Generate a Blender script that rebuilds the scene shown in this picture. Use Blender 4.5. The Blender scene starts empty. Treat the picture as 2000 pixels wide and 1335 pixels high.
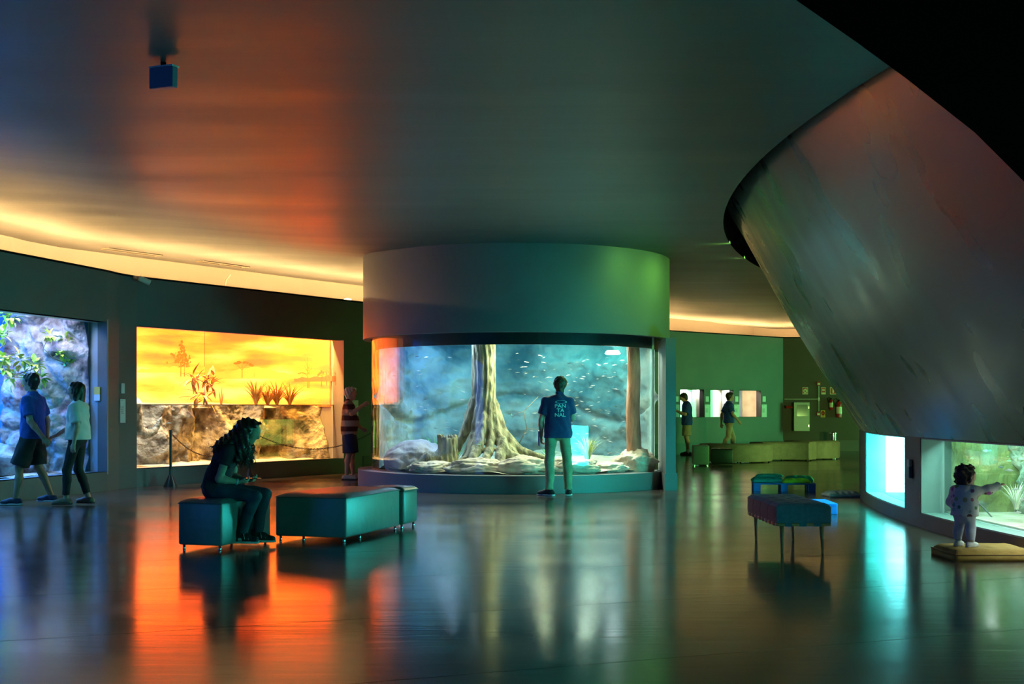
import bpy, bmesh, math, random
import numpy as np
from mathutils import Vector, Matrix, noise
from mathutils.bvhtree import BVHTree

random.seed(7)
R = math.radians
sc = bpy.context.scene
COL = sc.collection

# ------------------------------------------------------------------ camera, world, exposure
EYE = 1.3
FPX = 2500.0
cam_d = bpy.data.cameras.new('camera')
cam = bpy.data.objects.new('camera', cam_d)
COL.objects.link(cam)
cam.location = (0, 0, EYE)
cam.rotation_euler = (R(90), 0, 0)
cam_d.sensor_width = 36
cam_d.lens = FPX / 2000 * 36
cam_d.shift_y = 129.5 / 2000
cam_d.clip_start = 0.05
cam_d.clip_end = 200
sc.camera = cam

w = bpy.data.worlds.new('world')
sc.world = w
w.use_nodes = True
w.node_tree.nodes['Background'].inputs[0].default_value = (0.02, 0.018, 0.016, 1)
w.node_tree.nodes['Background'].inputs[1].default_value = 0.0

sc.view_settings.view_transform = 'Standard'
sc.view_settings.look = 'None'
sc.view_settings.gamma = 1
sc.view_settings.exposure = 0.0
sc.view_settings.use_curve_mapping = False
sc.cycles.use_denoising = True
sc.cycles.max_bounces = 7
sc.cycles.diffuse_bounces = 3
sc.cycles.glossy_bounces = 4
sc.cycles.transmission_bounces = 6
sc.cycles.transparent_max_bounces = 16
sc.cycles.caustics_reflective = True
sc.cycles.caustics_refractive = False
sc.cycles.sample_clamp_indirect = 6.0

# light levels; green, lime, cyan and blue-side ones feed added, unseen sources
LV = dict(mural=4.0, mural_lamp=900, blue_tank=700, drum=330, reef_panel=14.0, reef_back=48.0, reef=120, green=14.0, lime=3.0, lime_fill_spot=420, green_tall_fill=26.0, blue_fill=3.0, cyan=34.0,
          cove=130.0, niche=30)


def area_lamp(name, loc, target, size, size_y, power, color, label=None):
    d = bpy.data.lights.new(name, 'AREA')
    d.shape = 'RECTANGLE'
    d.size = size
    d.size_y = size_y
    d.energy = power
    d.color = color
    o = bpy.data.objects.new(name, d)
    COL.objects.link(o)
    o.location = loc
    v = Vector(target) - Vector(loc)
    o.rotation_euler = v.to_track_quat('-Z', 'Y').to_euler()
    return o


def spot_lamp(name, loc, target, power, color, angle=70, blend=0.6, radius=0.06):
    d = bpy.data.lights.new(name, 'SPOT')
    d.energy = power
    d.color = color
    d.spot_size = R(angle)
    d.spot_blend = blend
    d.shadow_soft_size = radius
    o = bpy.data.objects.new(name, d)
    COL.objects.link(o)
    o.location = loc
    v = Vector(target) - Vector(loc)
    o.rotation_euler = v.to_track_quat('-Z', 'Y').to_euler()
    return o


# ------------------------------------------------------------------ helpers
def PX(px, py, Y):
    return Vector(((px - 1000) / FPX * Y, Y, EYE - (py - 797) / FPX * Y))


def srgb(r, g, b):
    f = lambda c: (c / 12.92 if c <= 0.04045 else ((c + 0.055) / 1.055) ** 2.4)
    return (f(r / 255), f(g / 255), f(b / 255))


MATS = {}


def M(name, c1, c2=None, scale=4.0, rough=0.6, metal=0.0, bump=0.0, stretch=(1, 1, 1), spec=0.5, detail=4,
      bscale=None, vary=0.0, emit=None, estr=0.0, lo=0.35, hi=0.65, rvar=0.0, bstretch=None, sheen=0.0, coat=0.0):
    if name in MATS:
        return MATS[name]
    m = bpy.data.materials.new(name)
    m.use_nodes = True
    nt = m.node_tree
    b = nt.nodes['Principled BSDF']
    b.inputs['Base Color'].default_value = (*c1, 1)
    b.inputs['Roughness'].default_value = rough
    b.inputs['Metallic'].default_value = metal
    b.inputs['Specular IOR Level'].default_value = spec
    if sheen:
        b.inputs['Sheen Weight'].default_value = sheen
    if coat:
        b.inputs['Coat Weight'].default_value = coat
        b.inputs['Coat Roughness'].default_value = 0.25
    tc = nt.nodes.new('ShaderNodeTexCoord')
    if c2 is not None or rvar or vary:
        mp = nt.nodes.new('ShaderNodeMapping')
        mp.inputs['Scale'].default_value = stretch
        nt.links.new(tc.outputs['Object'], mp.inputs['Vector'])
        nz = nt.nodes.new('ShaderNodeTexNoise')
        nz.inputs['Scale'].default_value = scale
        nz.inputs['Detail'].default_value = detail
        nt.links.new(mp.outputs['Vector'], nz.inputs['Vector'])
        if c2 is not None:
            rp = nt.nodes.new('ShaderNodeValToRGB')
            rp.color_ramp.elements[0].position = lo
            rp.color_ramp.elements[1].position = hi
            rp.color_ramp.elements[0].color = (*c1, 1)
            rp.color_ramp.elements[1].color = (*c2, 1)
            nt.links.new(nz.outputs['Fac'], rp.inputs['Fac'])
            nt.links.new(rp.outputs['Color'], b.inputs['Base Color'])
        if rvar:
            mr = nt.nodes.new('ShaderNodeMapRange')
            mr.inputs['From Min'].default_value = 0.3
            mr.inputs['From Max'].default_value = 0.7
            mr.inputs['To Min'].default_value = max(0.02, rough - rvar)
            mr.inputs['To Max'].default_value = rough + rvar
            nt.links.new(nz.outputs['Fac'], mr.inputs['Value'])
            nt.links.new(mr.outputs['Result'], b.inputs['Roughness'])
    if bump:
        mp2 = nt.nodes.new('ShaderNodeMapping')
        mp2.inputs['Scale'].default_value = bstretch or stretch
        nt.links.new(tc.outputs['Object'], mp2.inputs['Vector'])
        n2 = nt.nodes.new('ShaderNodeTexNoise')
        n2.inputs['Scale'].default_value = bscale or scale * 4
        n2.inputs['Detail'].default_value = 4
        nt.links.new(mp2.outputs['Vector'], n2.inputs['Vector'])
        bp = nt.nodes.new('ShaderNodeBump')
        bp.inputs['Strength'].default_value = min(1, bump)
        bp.inputs['Distance'].default_value = 0.02 if bump <= 1 else 0.02 * bump
        nt.links.new(n2.outputs['Fac'], bp.inputs['Height'])
        nt.links.new(bp.outputs['Normal'], b.inputs['Normal'])
    if emit is not None:
        b.inputs['Emission Color'].default_value = (*emit, 1)
        b.inputs['Emission Strength'].default_value = estr
    MATS[name] = m
    return m


def glass_mat(name, tint, refl=1.0):
    m = bpy.data.materials.new(name)
    m.use_nodes = True
    nt = m.node_tree
    nt.nodes.clear()
    out = nt.nodes.new('ShaderNodeOutputMaterial')
    mix = nt.nodes.new('ShaderNodeMixShader')
    tr = nt.nodes.new('ShaderNodeBsdfTransparent')
    tr.inputs['Color'].default_value = (*tint, 1)
    gl = nt.nodes.new('ShaderNodeBsdfGlossy')
    gl.inputs['Roughness'].default_value = 0.0
    gl.inputs['Color'].default_value = (refl, refl, refl, 1)
    lw = nt.nodes.new('ShaderNodeLayerWeight')
    lw.inputs['Blend'].default_value = 0.5
    pw = nt.nodes.new('ShaderNodeMath')
    pw.operation = 'POWER'
    pw.inputs[1].default_value = 4.0
    ml = nt.nodes.new('ShaderNodeMath')
    ml.operation = 'MULTIPLY_ADD'
    ml.inputs[1].default_value = 0.8
    ml.inputs[2].default_value = 0.035
    nt.links.new(lw.outputs['Facing'], pw.inputs[0])
    nt.links.new(pw.outputs[0], ml.inputs[0])
    nt.links.new(ml.outputs[0], mix.inputs['Fac'])
    nt.links.new(tr.outputs[0], mix.inputs[1])
    nt.links.new(gl.outputs[0], mix.inputs[2])
    nt.links.new(mix.outputs[0], out.inputs['Surface'])
    MATS[name] = m
    return m


def emis(name, color, strength):
    if name in MATS:
        return MATS[name]
    m = bpy.data.materials.new(name)
    m.use_nodes = True
    nt = m.node_tree
    b = nt.nodes['Principled BSDF']
    b.inputs['Base Color'].default_value = (*[min(1, c) * 0.6 for c in color], 1)
    b.inputs['Emission Color'].default_value = (*color, 1)
    b.inputs['Emission Strength'].default_value = strength
    MATS[name] = m
    return m


def link(name, me, parent=None, mat=None, loc=None, rz=None, smooth=False):
    o = bpy.data.objects.new(name, me)
    COL.objects.link(o)
    if mat is not None and len(me.materials) == 0:
        me.materials.append(mat)
    if parent is not None:
        o.parent = parent
    if loc is not None:
        o.location = loc
    if rz is not None:
        o.rotation_euler = (0, 0, rz)
    if smooth:
        me.polygons.foreach_set('use_smooth', [True] * len(me.polygons))
    return o


def tag(o, label=None, cat=None, group=None, kind=None):
    if label:
        o['label'] = label
    if cat:
        o['category'] = cat
    if group:
        o['group'] = group
    if kind:
        o['kind'] = kind
    return o


def empty(name, loc=(0, 0, 0), rz=0.0):
    o = bpy.data.objects.new(name, None)
    COL.objects.link(o)
    o.location = loc
    o.rotation_euler = (0, 0, rz)
    o.empty_display_size = 0.1
    return o


def copy_tree(o, parent=None):
    c = o.copy()
    COL.objects.link(c)
    c.parent = parent
    for ch in list(o.children):
        copy_tree(ch, c)
    return c


class MB:
    """collects shapes into one mesh"""

    def __init__(s):
        s.bm = bmesh.new()

    def box(s, lo, hi, mtx=None):
        vs = [s.bm.verts.new((x, y, z)) for z in (lo[2], hi[2]) for (x, y) in
              ((lo[0], lo[1]), (hi[0], lo[1]), (hi[0], hi[1]), (lo[0], hi[1]))]
        if mtx is not None:
            for v in vs:
                v.co = mtx @ v.co
        f = [(3, 2, 1, 0), (4, 5, 6, 7), (0, 1, 5, 4), (1, 2, 6, 5), (2, 3, 7, 6), (3, 0, 4, 7)]
        for q in f:
            s.bm.faces.new([vs[i] for i in q])
        return vs

    def rbox(s, lo, hi, r=0.02, seg=3, mtx=None):
        b2 = bmesh.new()
        vs = [b2.verts.new((x, y, z)) for z in (lo[2], hi[2]) for (x, y) in
              ((lo[0], lo[1]), (hi[0], lo[1]), (hi[0], hi[1]), (lo[0], hi[1]))]
        for q in [(3, 2, 1, 0), (4, 5, 6, 7), (0, 1, 5, 4), (1, 2, 6, 5), (2, 3, 7, 6), (3, 0, 4, 7)]:
            b2.faces.new([vs[i] for i in q])
        bmesh.ops.bevel(b2, geom=list(b2.edges) + list(b2.verts), offset=r, segments=seg, affect='EDGES', profile=0.5)
        if mtx is not None:
            bmesh.ops.transform(b2, matrix=mtx, verts=b2.verts)
        s.absorb(b2)

    def absorb(s, b2):
        me = bpy.data.meshes.new('t')
        b2.to_mesh(me)
        b2.free()
        s.bm.from_mesh(me)
        bpy.data.meshes.remove(me)

    def prism(s, poly, z0, z1):
        lo = [s.bm.verts.new((p[0], p[1], z0)) for p in poly]
        hi = [s.bm.verts.new((p[0], p[1], z1)) for p in poly]
        n = len(poly)
        for i in range(n):
            j = (i + 1) % n
            s.bm.faces.new((lo[i], lo[j], hi[j], hi[i]))
        s.bm.faces.new(hi)
        s.bm.faces.new(list(reversed(lo)))

    def tube(s, pts, rad, seg=8, cap=True):
        pts = [Vector(p) for p in pts]
        n = len(pts)
        if not hasattr(rad, '__len__'):
            rad = [rad] * n
        rings = []
        up = None
        for i, p in enumerate(pts):
            a = pts[max(0, i - 1)]
            b = pts[min(n - 1, i + 1)]
            t = (b - a)
            if t.length < 1e-9:
                t = Vector((0, 0, 1))
            t.normalize()
            if up is None:
                up = Vector((0, 0, 1)) if abs(t.z) < 0.9 else Vector((1, 0, 0))
            x = up.cross(t)
            if x.length < 1e-6:
                x = Vector((1, 0, 0)).cross(t)
            x.normalize()
            y = t.cross(x).normalized()
            up = y if abs(t.dot(y)) < 0.9 else up
            rings.append([s.bm.verts.new(p + (x * math.cos(2 * math.pi * k / seg) + y * math.sin(2 * math.pi * k / seg)) * rad[i])
                          for k in range(seg)])
        for i in range(n - 1):
            for k in range(seg):
                k2 = (k + 1) % seg
                s.bm.faces.new((rings[i][k], rings[i][k2], rings[i + 1][k2], rings[i + 1][k]))
        if cap:
            s.bm.faces.new(list(reversed(rings[0])))
            s.bm.faces.new(rings[-1])

    def lathe(s, prof, seg=24, c=(0, 0, 0), caps=True):
        rings = []
        for (r, z) in prof:
            rings.append([s.bm.verts.new((c[0] + r * math.cos(2 * math.pi * k / seg), c[1] + r * math.sin(2 * math.pi * k / seg), c[2] + z))
                          for k in range(seg)])
        for i in range(len(prof) - 1):
            for k in range(seg):
                k2 = (k + 1) % seg
                s.bm.faces.new((rings[i][k], rings[i][k2], rings[i + 1][k2], rings[i + 1][k]))
        if caps:
            s.bm.faces.new(list(reversed(rings[0])))
            s.bm.faces.new(rings[-1])

    def grid(s, nu, nv, fn, flip=False):
        vs = [[s.bm.verts.new(fn(i / nu, j / nv)) for j in range(nv + 1)] for i in range(nu + 1)]
        for i in range(nu):
            for j in range(nv):
                q = (vs[i][j], vs[i + 1][j], vs[i + 1][j + 1], vs[i][j + 1])
                s.bm.faces.new(tuple(reversed(q)) if flip else q)
        return vs

    def ball(s, c, r, sub=3, amp=0.0, freq=2.0, seed=0.0, flat=None):
        b2 = bmesh.new()
        bmesh.ops.create_icosphere(b2, subdivisions=sub, radius=1.0)
        rr = r if hasattr(r, '__len__') else (r, r, r)
        for v in b2.verts:
            d = v.co.normalized()
            k = 1.0
            if amp:
                q = d * freq + Vector((seed, seed * 1.7, seed * 0.3))
                k += amp * (noise.fractal(q, 0.8, 2.1, 4) + 0.35 * (0.5 - abs(noise.noise(q * 2.2))))
            v.co = Vector((d.x * rr[0] * k, d.y * rr[1] * k, d.z * rr[2] * k)) + Vector(c)
            if flat is not None and v.co.z < flat:
                v.co.z = flat
        s.absorb(b2)

    def mesh(s, name):
        bmesh.ops.recalc_face_normals(s.bm, faces=s.bm.faces)
        me = bpy.data.meshes.new(name)
        s.bm.to_mesh(me)
        s.bm.free()
        return me

    def build(s, name, mat, parent=None, loc=None, rz=None, smooth=False):
        return link(name, s.mesh(name), parent, mat, loc, rz, smooth)


def auto_smooth(o, angle=40):
    me = o.data
    bm = bmesh.new()
    bm.from_mesh(me)
    for e in bm.edges:
        if len(e.link_faces) == 2 and e.calc_face_angle(0) > R(angle):
            e.smooth = False
    for f in bm.faces:
        f.smooth = True
    bm.to_mesh(me)
    bm.free()
    return o


# ------------------------------------------------------------------ signed-distance bodies -> one smooth surface
class SDF:
    def __init__(s):
        s.p = []
        s.clips = []
        s.disp = None

    def cap(s, a, b, ra, rb=None, k=0.03, flat=None, clip=None, sub=False):
        """tapered capsule a->b; flat=(axis, ratio) squeezes it along axis; clip=[(point, normal)] removes the normal side"""
        rb = ra if rb is None else rb
        s.p.append((np.array(a, float), np.array(b, float), ra, rb, k, flat, clip, sub))
        return s

    def cut(s, pt, n):
        s.clips.append((np.array(pt, float), np.array(n, float)))
        return s

    def mesh(s, name, vox=0.012):
        lo = np.min([np.minimum(p[0] - max(p[2], p[3]), p[1] - max(p[2], p[3])) for p in s.p if not p[7]], axis=0) - 0.03 - 3 * vox
        hi = np.max([np.maximum(p[0] + max(p[2], p[3]), p[1] + max(p[2], p[3])) for p in s.p if not p[7]], axis=0) + 0.03 + 3 * vox
        n = np.ceil((hi - lo) / vox).astype(int) + 1
        ax = [lo[i] + vox * np.arange(n[i]) for i in range(3)]
        D = np.full(n, 9.0, dtype=np.float32)
        for (a, b, ra, rb, k, flat, clip, sub) in s.p:
            m = max(ra, rb) + k + 3 * vox
            if flat is not None and flat[1] > 1:
                m *= flat[1]
            i0 = np.clip(((np.minimum(a, b) - m - lo) / vox).astype(int), 0, n - 1)
            i1 = np.clip(((np.maximum(a, b) + m - lo) / vox).astype(int) + 2, 1, n)
            X, Y, Z = np.meshgrid(ax[0][i0[0]:i1[0]], ax[1][i0[1]:i1[1]], ax[2][i0[2]:i1[2]], indexing='ij')
            P = np.stack([X, Y, Z], -1)
            ab = b - a
            L2 = float(ab @ ab)
            t = np.clip(((P - a) @ ab) / L2, 0, 1) if L2 > 1e-12 else np.zeros(P.shape[:3])
            q = P - (a + t[..., None] * ab)
            if flat is not None:
                f = np.array(flat[0], float)
                f /= np.linalg.norm(f)
                qf = q @ f
                q = q + (qf / flat[1] - qf)[..., None] * f
                d = np.linalg.norm(q, axis=-1) - (ra + (rb - ra) * t)
                d = d * min(1.0, (1 + flat[1]) / 2)
            else:
                d = np.linalg.norm(q, axis=-1) - (ra + (rb - ra) * t)
            if clip:
                for (cp, cn) in clip:
                    cn = np.array(cn, float)
                    cn /= np.linalg.norm(cn)
                    d = np.maximum(d, (P - np.array(cp, float)) @ cn)
            S = D[i0[0]:i1[0], i0[1]:i1[1], i0[2]:i1[2]]
            if sub:
                S[...] = np.maximum(S, -d)
            else:
                h = np.maximum(k - np.abs(S - d), 0) / max(k, 1e-6)
                S[...] = np.minimum(S, d) - h * h * k * 0.25
        if s.clips or s.disp:
            X, Y, Z = np.meshgrid(*ax, indexing='ij')
            if s.disp:
                near = np.abs(D) < 0.08
                D[near] += s.disp(X[near], Y[near], Z[near]).astype(np.float32)
            for (cp, cn) in s.clips:
                cn = cn / np.linalg.norm(cn)
                D = np.maximum(D, ((X - cp[0]) * cn[0] + (Y - cp[1]) * cn[1] + (Z - cp[2]) * cn[2]).astype(np.float32))
        return nets(name, D, lo, vox)


def nets(name, D, lo, vox):
    D = D.astype(np.float64)
    ins = D < 0
    c = np.zeros(np.array(D.shape) - 1, dtype=np.int8)
    offs = [(i, j, k) for i in (0, 1) for j in (0, 1) for k in (0, 1)]
    nx, ny, nz = c.shape
    for (i, j, k) in offs:
        c += ins[i:i + nx, j:j + ny, k:k + nz]
    idx = np.argwhere((c > 0) & (c < 8))
    vid = np.full(c.shape, -1, dtype=np.int64)
    vid[idx[:, 0], idx[:, 1], idx[:, 2]] = np.arange(len(idx))
    acc = np.zeros((len(idx), 3))
    cnt = np.zeros(len(idx))
    val = {o: D[idx[:, 0] + o[0], idx[:, 1] + o[1], idx[:, 2] + o[2]] for o in offs}
    for o in offs:
        for ax in range(3):
            if o[ax] == 0:
                o2 = list(o)
                o2[ax] = 1
                o2 = tuple(o2)
                a, b = val[o], val[o2]
                m = (a < 0) != (b < 0)
                t = np.where(m, a / np.where(m, a - b, 1), 0)
                p = np.array(o, float)[None, :].repeat(len(idx), 0)
                p[:, ax] += t
                acc[m] += p[m]
                cnt[m] += 1
    V = lo + vox * (idx + acc / np.maximum(cnt, 1)[:, None])
    F = []
    for ax in range(3):
        u, v = (ax + 1) % 3, (ax + 2) % 3
        sl0 = [slice(1, -1)] * 3
        sl1 = [slice(1, -1)] * 3
        sl0[ax] = slice(0, -1)
        sl1[ax] = slice(1, None)
        a = ins[tuple(sl0)]
        b = ins[tuple(sl1)]
        e = np.argwhere(a != b)
        if len(e) == 0:
            continue
        flip = a[e[:, 0], e[:, 1], e[:, 2]]
        g = e.copy()
        g[:, u] += 1
        g[:, v] += 1
        q = []
        for (du, dv) in ((-1, -1), (0, -1), (0, 0), (-1, 0)):
            h = g.copy()
            h[:, u] += du
            h[:, v] += dv
            q.append(vid[h[:, 0], h[:, 1], h[:, 2]])
        q = np.stack(q, 1)
        q[~flip] = q[~flip][:, ::-1]
        F.append(q)
    F = np.concatenate(F)
    F = F[(F >= 0).all(1)]
    me = bpy.data.meshes.new(name)
    me.vertices.add(len(V))
    me.vertices.foreach_set('co', V.ravel())
    me.loops.add(len(F) * 4)
    me.loops.foreach_set('vertex_index', F.ravel().astype(np.int32))
    me.polygons.add(len(F))
    me.polygons.foreach_set('loop_start', np.arange(0, len(F) * 4, 4, dtype=np.int32))
    me.update(calc_edges=True)
    me.validate()
    me.polygons.foreach_set('use_smooth', [True] * len(me.polygons))
    return me
# ------------------------------------------------------------------ materials of the setting
m_wall = M('wall_paint', (0.105, 0.11, 0.11), (0.12, 0.125, 0.12), scale=1.2, rough=0.55, bump=0.15, bscale=60)
m_drum = M('drum_paint', (0.16, 0.165, 0.165), (0.18, 0.185, 0.185), scale=0.9, rough=0.5, bump=0.1, bscale=50)
m_ceil = M('ceiling_paint', (0.075, 0.075, 0.075), (0.095, 0.095, 0.095), scale=1.0, rough=0.42, bump=0.35, stretch=(0.25, 1.3, 1),
           bscale=1.6, spec=0.5, rvar=0.05)
m_hull = M('hull_panel', (0.12, 0.13, 0.135), (0.14, 0.145, 0.15), scale=2.2, detail=1, rough=0.32, stretch=(1, 1, 0.10),
           spec=0.7, metal=0.6, rvar=0.07)
m_black = M('black_void', (0.006, 0.006, 0.006), rough=0.9, spec=0.1)
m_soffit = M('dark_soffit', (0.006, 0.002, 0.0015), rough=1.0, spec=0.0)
m_cove = M('cove_plaster', (0.36, 0.32, 0.28), rough=0.7)
m_floor = M('floor_sheet', (0.046, 0.036, 0.029), (0.066, 0.052, 0.042), scale=0.7, rough=0.165, bump=0.06, stretch=(0.25, 1.6, 1), bscale=5.0,
            spec=0.75, rvar=0.04, detail=6)
m_floor.node_tree.nodes['Principled BSDF'].inputs['IOR'].default_value = 1.72
m_seam = M('floor_seam', (0.015, 0.014, 0.013), rough=0.7)
m_led = emis('warm_led', (1.0, 0.60, 0.22), LV['cove'])
m_glass = glass_mat('aquarium_glass', (0.97, 0.99, 0.99))
m_frame_teal = M('reveal_paint', (0.30, 0.32, 0.33), (0.36, 0.38, 0.39), scale=3, rough=0.5)


def path_offset(pts, d):
    pts = [Vector((p[0], p[1])) for p in pts]
    out = []
    for i, p in enumerate(pts):
        t0 = (p - pts[i - 1]).normalized() if i > 0 else None
        t1 = (pts[i + 1] - p).normalized() if i < len(pts) - 1 else None
        if t0 is None:
            t0 = t1
        if t1 is None:
            t1 = t0
        n0 = Vector((-t0.y, t0.x))
        n1 = Vector((-t1.y, t1.x))
        n = (n0 + n1).normalized()
        out.append(p + n * (d / max(0.3, n.dot(n0))))
    return out


def wall_strip(mb, pts, d0, d1, z0, z1, spans=None):
    a = path_offset(pts, d0)
    b = path_offset(pts, d1)
    for i in range(len(pts) - 1):
        for (q0, q1) in (spans[i] if spans and i in spans else [(z0, z1)]):
            mb.prism([a[i], a[i + 1], b[i + 1], b[i]], q0, q1)


# front line of the curved left and rear wall
W0 = [(-9.6, -8.5), (-8.9, 9.0), (-8.25, 12.6)]
W1a, W1b = (-7.78, 14.5), (-6.385, 20.18)
W2a, W2b = (-6.185, 21.1), (-3.37, 25.64)
LEFT = W0 + [W1a, W1b, (-6.33, 20.62), W2a, W2b, (-3.05, 26.15)]
REAR = [(-3.05, 26.15), (-0.6, 29.7), (1.9, 32.9), (4.4, 35.7), (8.3, 39.2)]
END = [(8.3, 39.2), (16.2, 38.6)]
HW = 3.45
WZ0, WZ1 = 0.30, 2.66

# floor
fl = MB()
fl.box((-14, -9, -0.12), (17, 44, -0.005))
floor = tag(fl.build('floor', m_seam), kind='structure')
FA = R(21.6)
fd = Vector((math.cos(FA), math.sin(FA)))
fn_ = Vector((-math.sin(FA), math.cos(FA)))


def clip_poly(poly, axis, lim, keep_less):
    out = []
    for i, p in enumerate(poly):
        q = poly[(i + 1) % len(poly)]
        ip = (p[axis] <= lim) == keep_less
        iq = (q[axis] <= lim) == keep_less
        if ip:
            out.append(p)
        if ip != iq:
            t = (lim - p[axis]) / (q[axis] - p[axis])
            out.append(p + (q - p) * t)
    return out


for k in range(-10, 26):
    o0 = 5.90 + 1.80 * k + 0.004
    o1 = 5.90 + 1.80 * (k + 1) - 0.004
    poly = [fd * -70 + fn_ * o0, fd * 70 + fn_ * o0, fd * 70 + fn_ * o1, fd * -70 + fn_ * o1]
    for (ax, lim, less) in ((0, 17, True), (0, -14, False), (1, 44, True), (1, -9, False)):
        if poly:
            poly = clip_poly(poly, ax, lim, less)
    if len(poly) < 3:
        continue
    s_ = MB()
    s_.prism(poly, -0.005, 0.0)
    s_.build('floor_sheet', m_floor, floor)

# walls
wl = MB()
wall_strip(wl, LEFT, 0.0, 0.16, 0, HW, {3: [(0, WZ0), (WZ1, HW)], 6: [(0, WZ0), (WZ1, HW)]})
tag(wl.build('wall_left', m_wall), kind='structure')
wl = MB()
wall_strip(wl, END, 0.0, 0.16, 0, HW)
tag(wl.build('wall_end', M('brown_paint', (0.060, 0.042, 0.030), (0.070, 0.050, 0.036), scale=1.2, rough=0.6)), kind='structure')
wl = MB()
wl.box((15.9, -9, 0), (16.1, 39, 4.2))
wl.box((11.2, 34.9, 0), (15.9, 35.1, 3.8))  # fin added out of view to keep green light off the left wall
tag(wl.build('wall_right', m_wall), kind='structure')
wl = MB()
wl.box((-11, -8.7, 0), (16, -8.5, 4.2))
tag(wl.build('wall_back', m_wall), kind='structure')

# rear wall with three small square display niches
u_r = (Vector(REAR[4]) - Vector(REAR[3])).normalized()
n_r = Vector((-u_r.y, u_r.x))
NICHE = []
nz0, nz1 = 1.05, 1.83
wl = MB()
wall_strip(wl, REAR[:4], 0.0, 0.16, 0, HW)


def s_of(px, off=0.0):
    # distance along the rear wall segment where the sight line at px meets it (off = behind the face)
    p = Vector(REAR[3]) + n_r * off
    k = (px - 1000) / FPX
    return (k * p.y - p.x) / (u_r.x - k * u_r.y)


spans = [(s_of(1328.5), s_of(1375)), (s_of(1387.5), s_of(1433)), (s_of(1444), s_of(1486))]
Lr = (Vector(REAR[4]) - Vector(REAR[3])).length
cuts = [0.0] + [v for s in spans for v in s] + [Lr]
Pr = lambda s, d: Vector(REAR[3]) + u_r * s + n_r * d
for i in range(len(cuts) - 1):
    a, b = cuts[i], cuts[i + 1]
    hole = i % 2 == 1
    for (z0, z1) in ([(0, nz0), (nz1, HW)] if hole else [(0, HW)]):
        wl.prism([Pr(a, 0), Pr(b, 0), Pr(b, 0.16), Pr(a, 0.16)], z0, z1)
tag(wl.build('wall_rear', m_wall), kind='structure')

# dark cap on the wall tops, cove behind it with a hidden warm strip
ALL = LEFT + REAR[1:] + END[1:]
tr = MB()
wall_strip(tr, ALL, -0.012, 0.17, HW, HW + 0.03)
tag(tr.build('trim_1', m_black), kind='structure')
pl = MB()
wall_strip(pl, REAR + END[1:], -0.02, 0.0, 0, 0.32)
tag(pl.build('baseboard_rear', M('plinth_paint', (0.06, 0.065, 0.065), rough=0.5)), kind='structure')
cv = MB()
wall_strip(cv, ALL, 0.17, 1.75, HW - 0.10, HW - 0.06)
wall_strip(cv, ALL, 1.65, 1.75, HW - 0.06, 4.3)
tag(cv.build('wall_cove', m_cove), kind='structure')
led = empty('cove_light', (0, 0, 0))
tag(led, 'warm strip light hidden behind the top of the curved wall', 'light')
ls = MB()
wall_strip(ls, ALL[2:10], 1.00, 1.06, HW + 0.14, HW + 0.15)
wall_strip(ls, ALL[9:], 0.60, 0.66, HW + 0.02, HW + 0.03)
ls.build('light_strip', m_led, led)
ls = MB()
wall_strip(ls, ALL[2:10], 1.015, 1.045, HW - 0.06, HW + 0.135)
ls.build('strip_support', m_black, led)

# ceiling
CX, CY = 28.5, 13.2
RB, RT, RO = 24.05, 25.71, 25.97
ZC = 3.83
LP_ = [Vector(p) for p in LEFT + REAR[1:3]]


def d_left(x, y):
    p = Vector((x, y))
    best = 99
    for i in range(len(LP_) - 1):
        a, b = LP_[i], LP_[i + 1]
        ab = b - a
        t = max(0, min(1, (p - a).dot(ab) / ab.length_squared))
        q = a + ab * t
        dd = (p - q).length
        if dd < abs(best):
            side = ab.x * (p.y - q.y) - ab.y * (p.x - q.x)
            best = -dd if side > 0 else dd
    return best


def ceil_z(x, y):
    d = d_left(x, y)
    t = max(0, min(1, (4.2 - d) / 3.6))
    return ZC + 0.21 * t * t * (3 - 2 * t)


def x_arc(r, y):
    q = r * r - (y - CY) ** 2
    return CX - math.sqrt(q) if q > 0 else 99


ce = MB()


def cfn(a, b):
    y = -8.6 + 52.0 * b
    x1 = min(16.0, x_arc(RO, y))
    x = -13 + (x1 + 13) * a
    return (x, y, ceil_z(x, y))


ce.grid(70, 110, cfn)
o = ce.build('ceiling', m_ceil, smooth=True)
tag(o, kind='structure')
# dark slot where the hull passes through the ceiling
sl = MB()
sl.grid(1, 90, lambda a, b: (x_arc(RO, -8.6 + 45 * b), -8.6 + 45 * b, ZC + a * 0.5))
sl.grid(1, 90, lambda a, b: (x_arc(RO - 1.2 * a, -8.6 + 45 * b), -8.6 + 45 * b, ZC + 0.5))
tag(sl.build('ceiling_slot', m_black), kind='structure')

# the leaning hull over the low windows
hl = MB()


def hull_pt(a, b):
    y = -8.4 + 44.0 * a
    ang = math.asin((y - CY) / (RB + 1))
    z = 0.985 + (4.3 - 0.985) * b
    t = (z - 0.985) / (ZC - 0.985)
    r = RB + (RT - RB) * t - 0.05 * math.sin(min(1, t * 4) * math.pi) * 0 + 0.05 * math.sin(math.pi * min(1, t))
    return (CX - r * math.cos(ang), CY + r * math.sin(ang), z)


hl.grid(140, 24, hull_pt)
o = hl.build('wall_hull', m_hull, smooth=True)
tag(o, kind='structure')

# dark lowered ceiling edge overhead on the right
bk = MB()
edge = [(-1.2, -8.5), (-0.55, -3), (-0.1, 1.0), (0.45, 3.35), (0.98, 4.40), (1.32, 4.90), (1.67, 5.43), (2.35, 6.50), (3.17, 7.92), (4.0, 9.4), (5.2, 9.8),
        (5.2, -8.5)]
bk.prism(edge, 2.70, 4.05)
tag(bk.build('ceiling_bulkhead', m_soffit), kind='structure')


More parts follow.
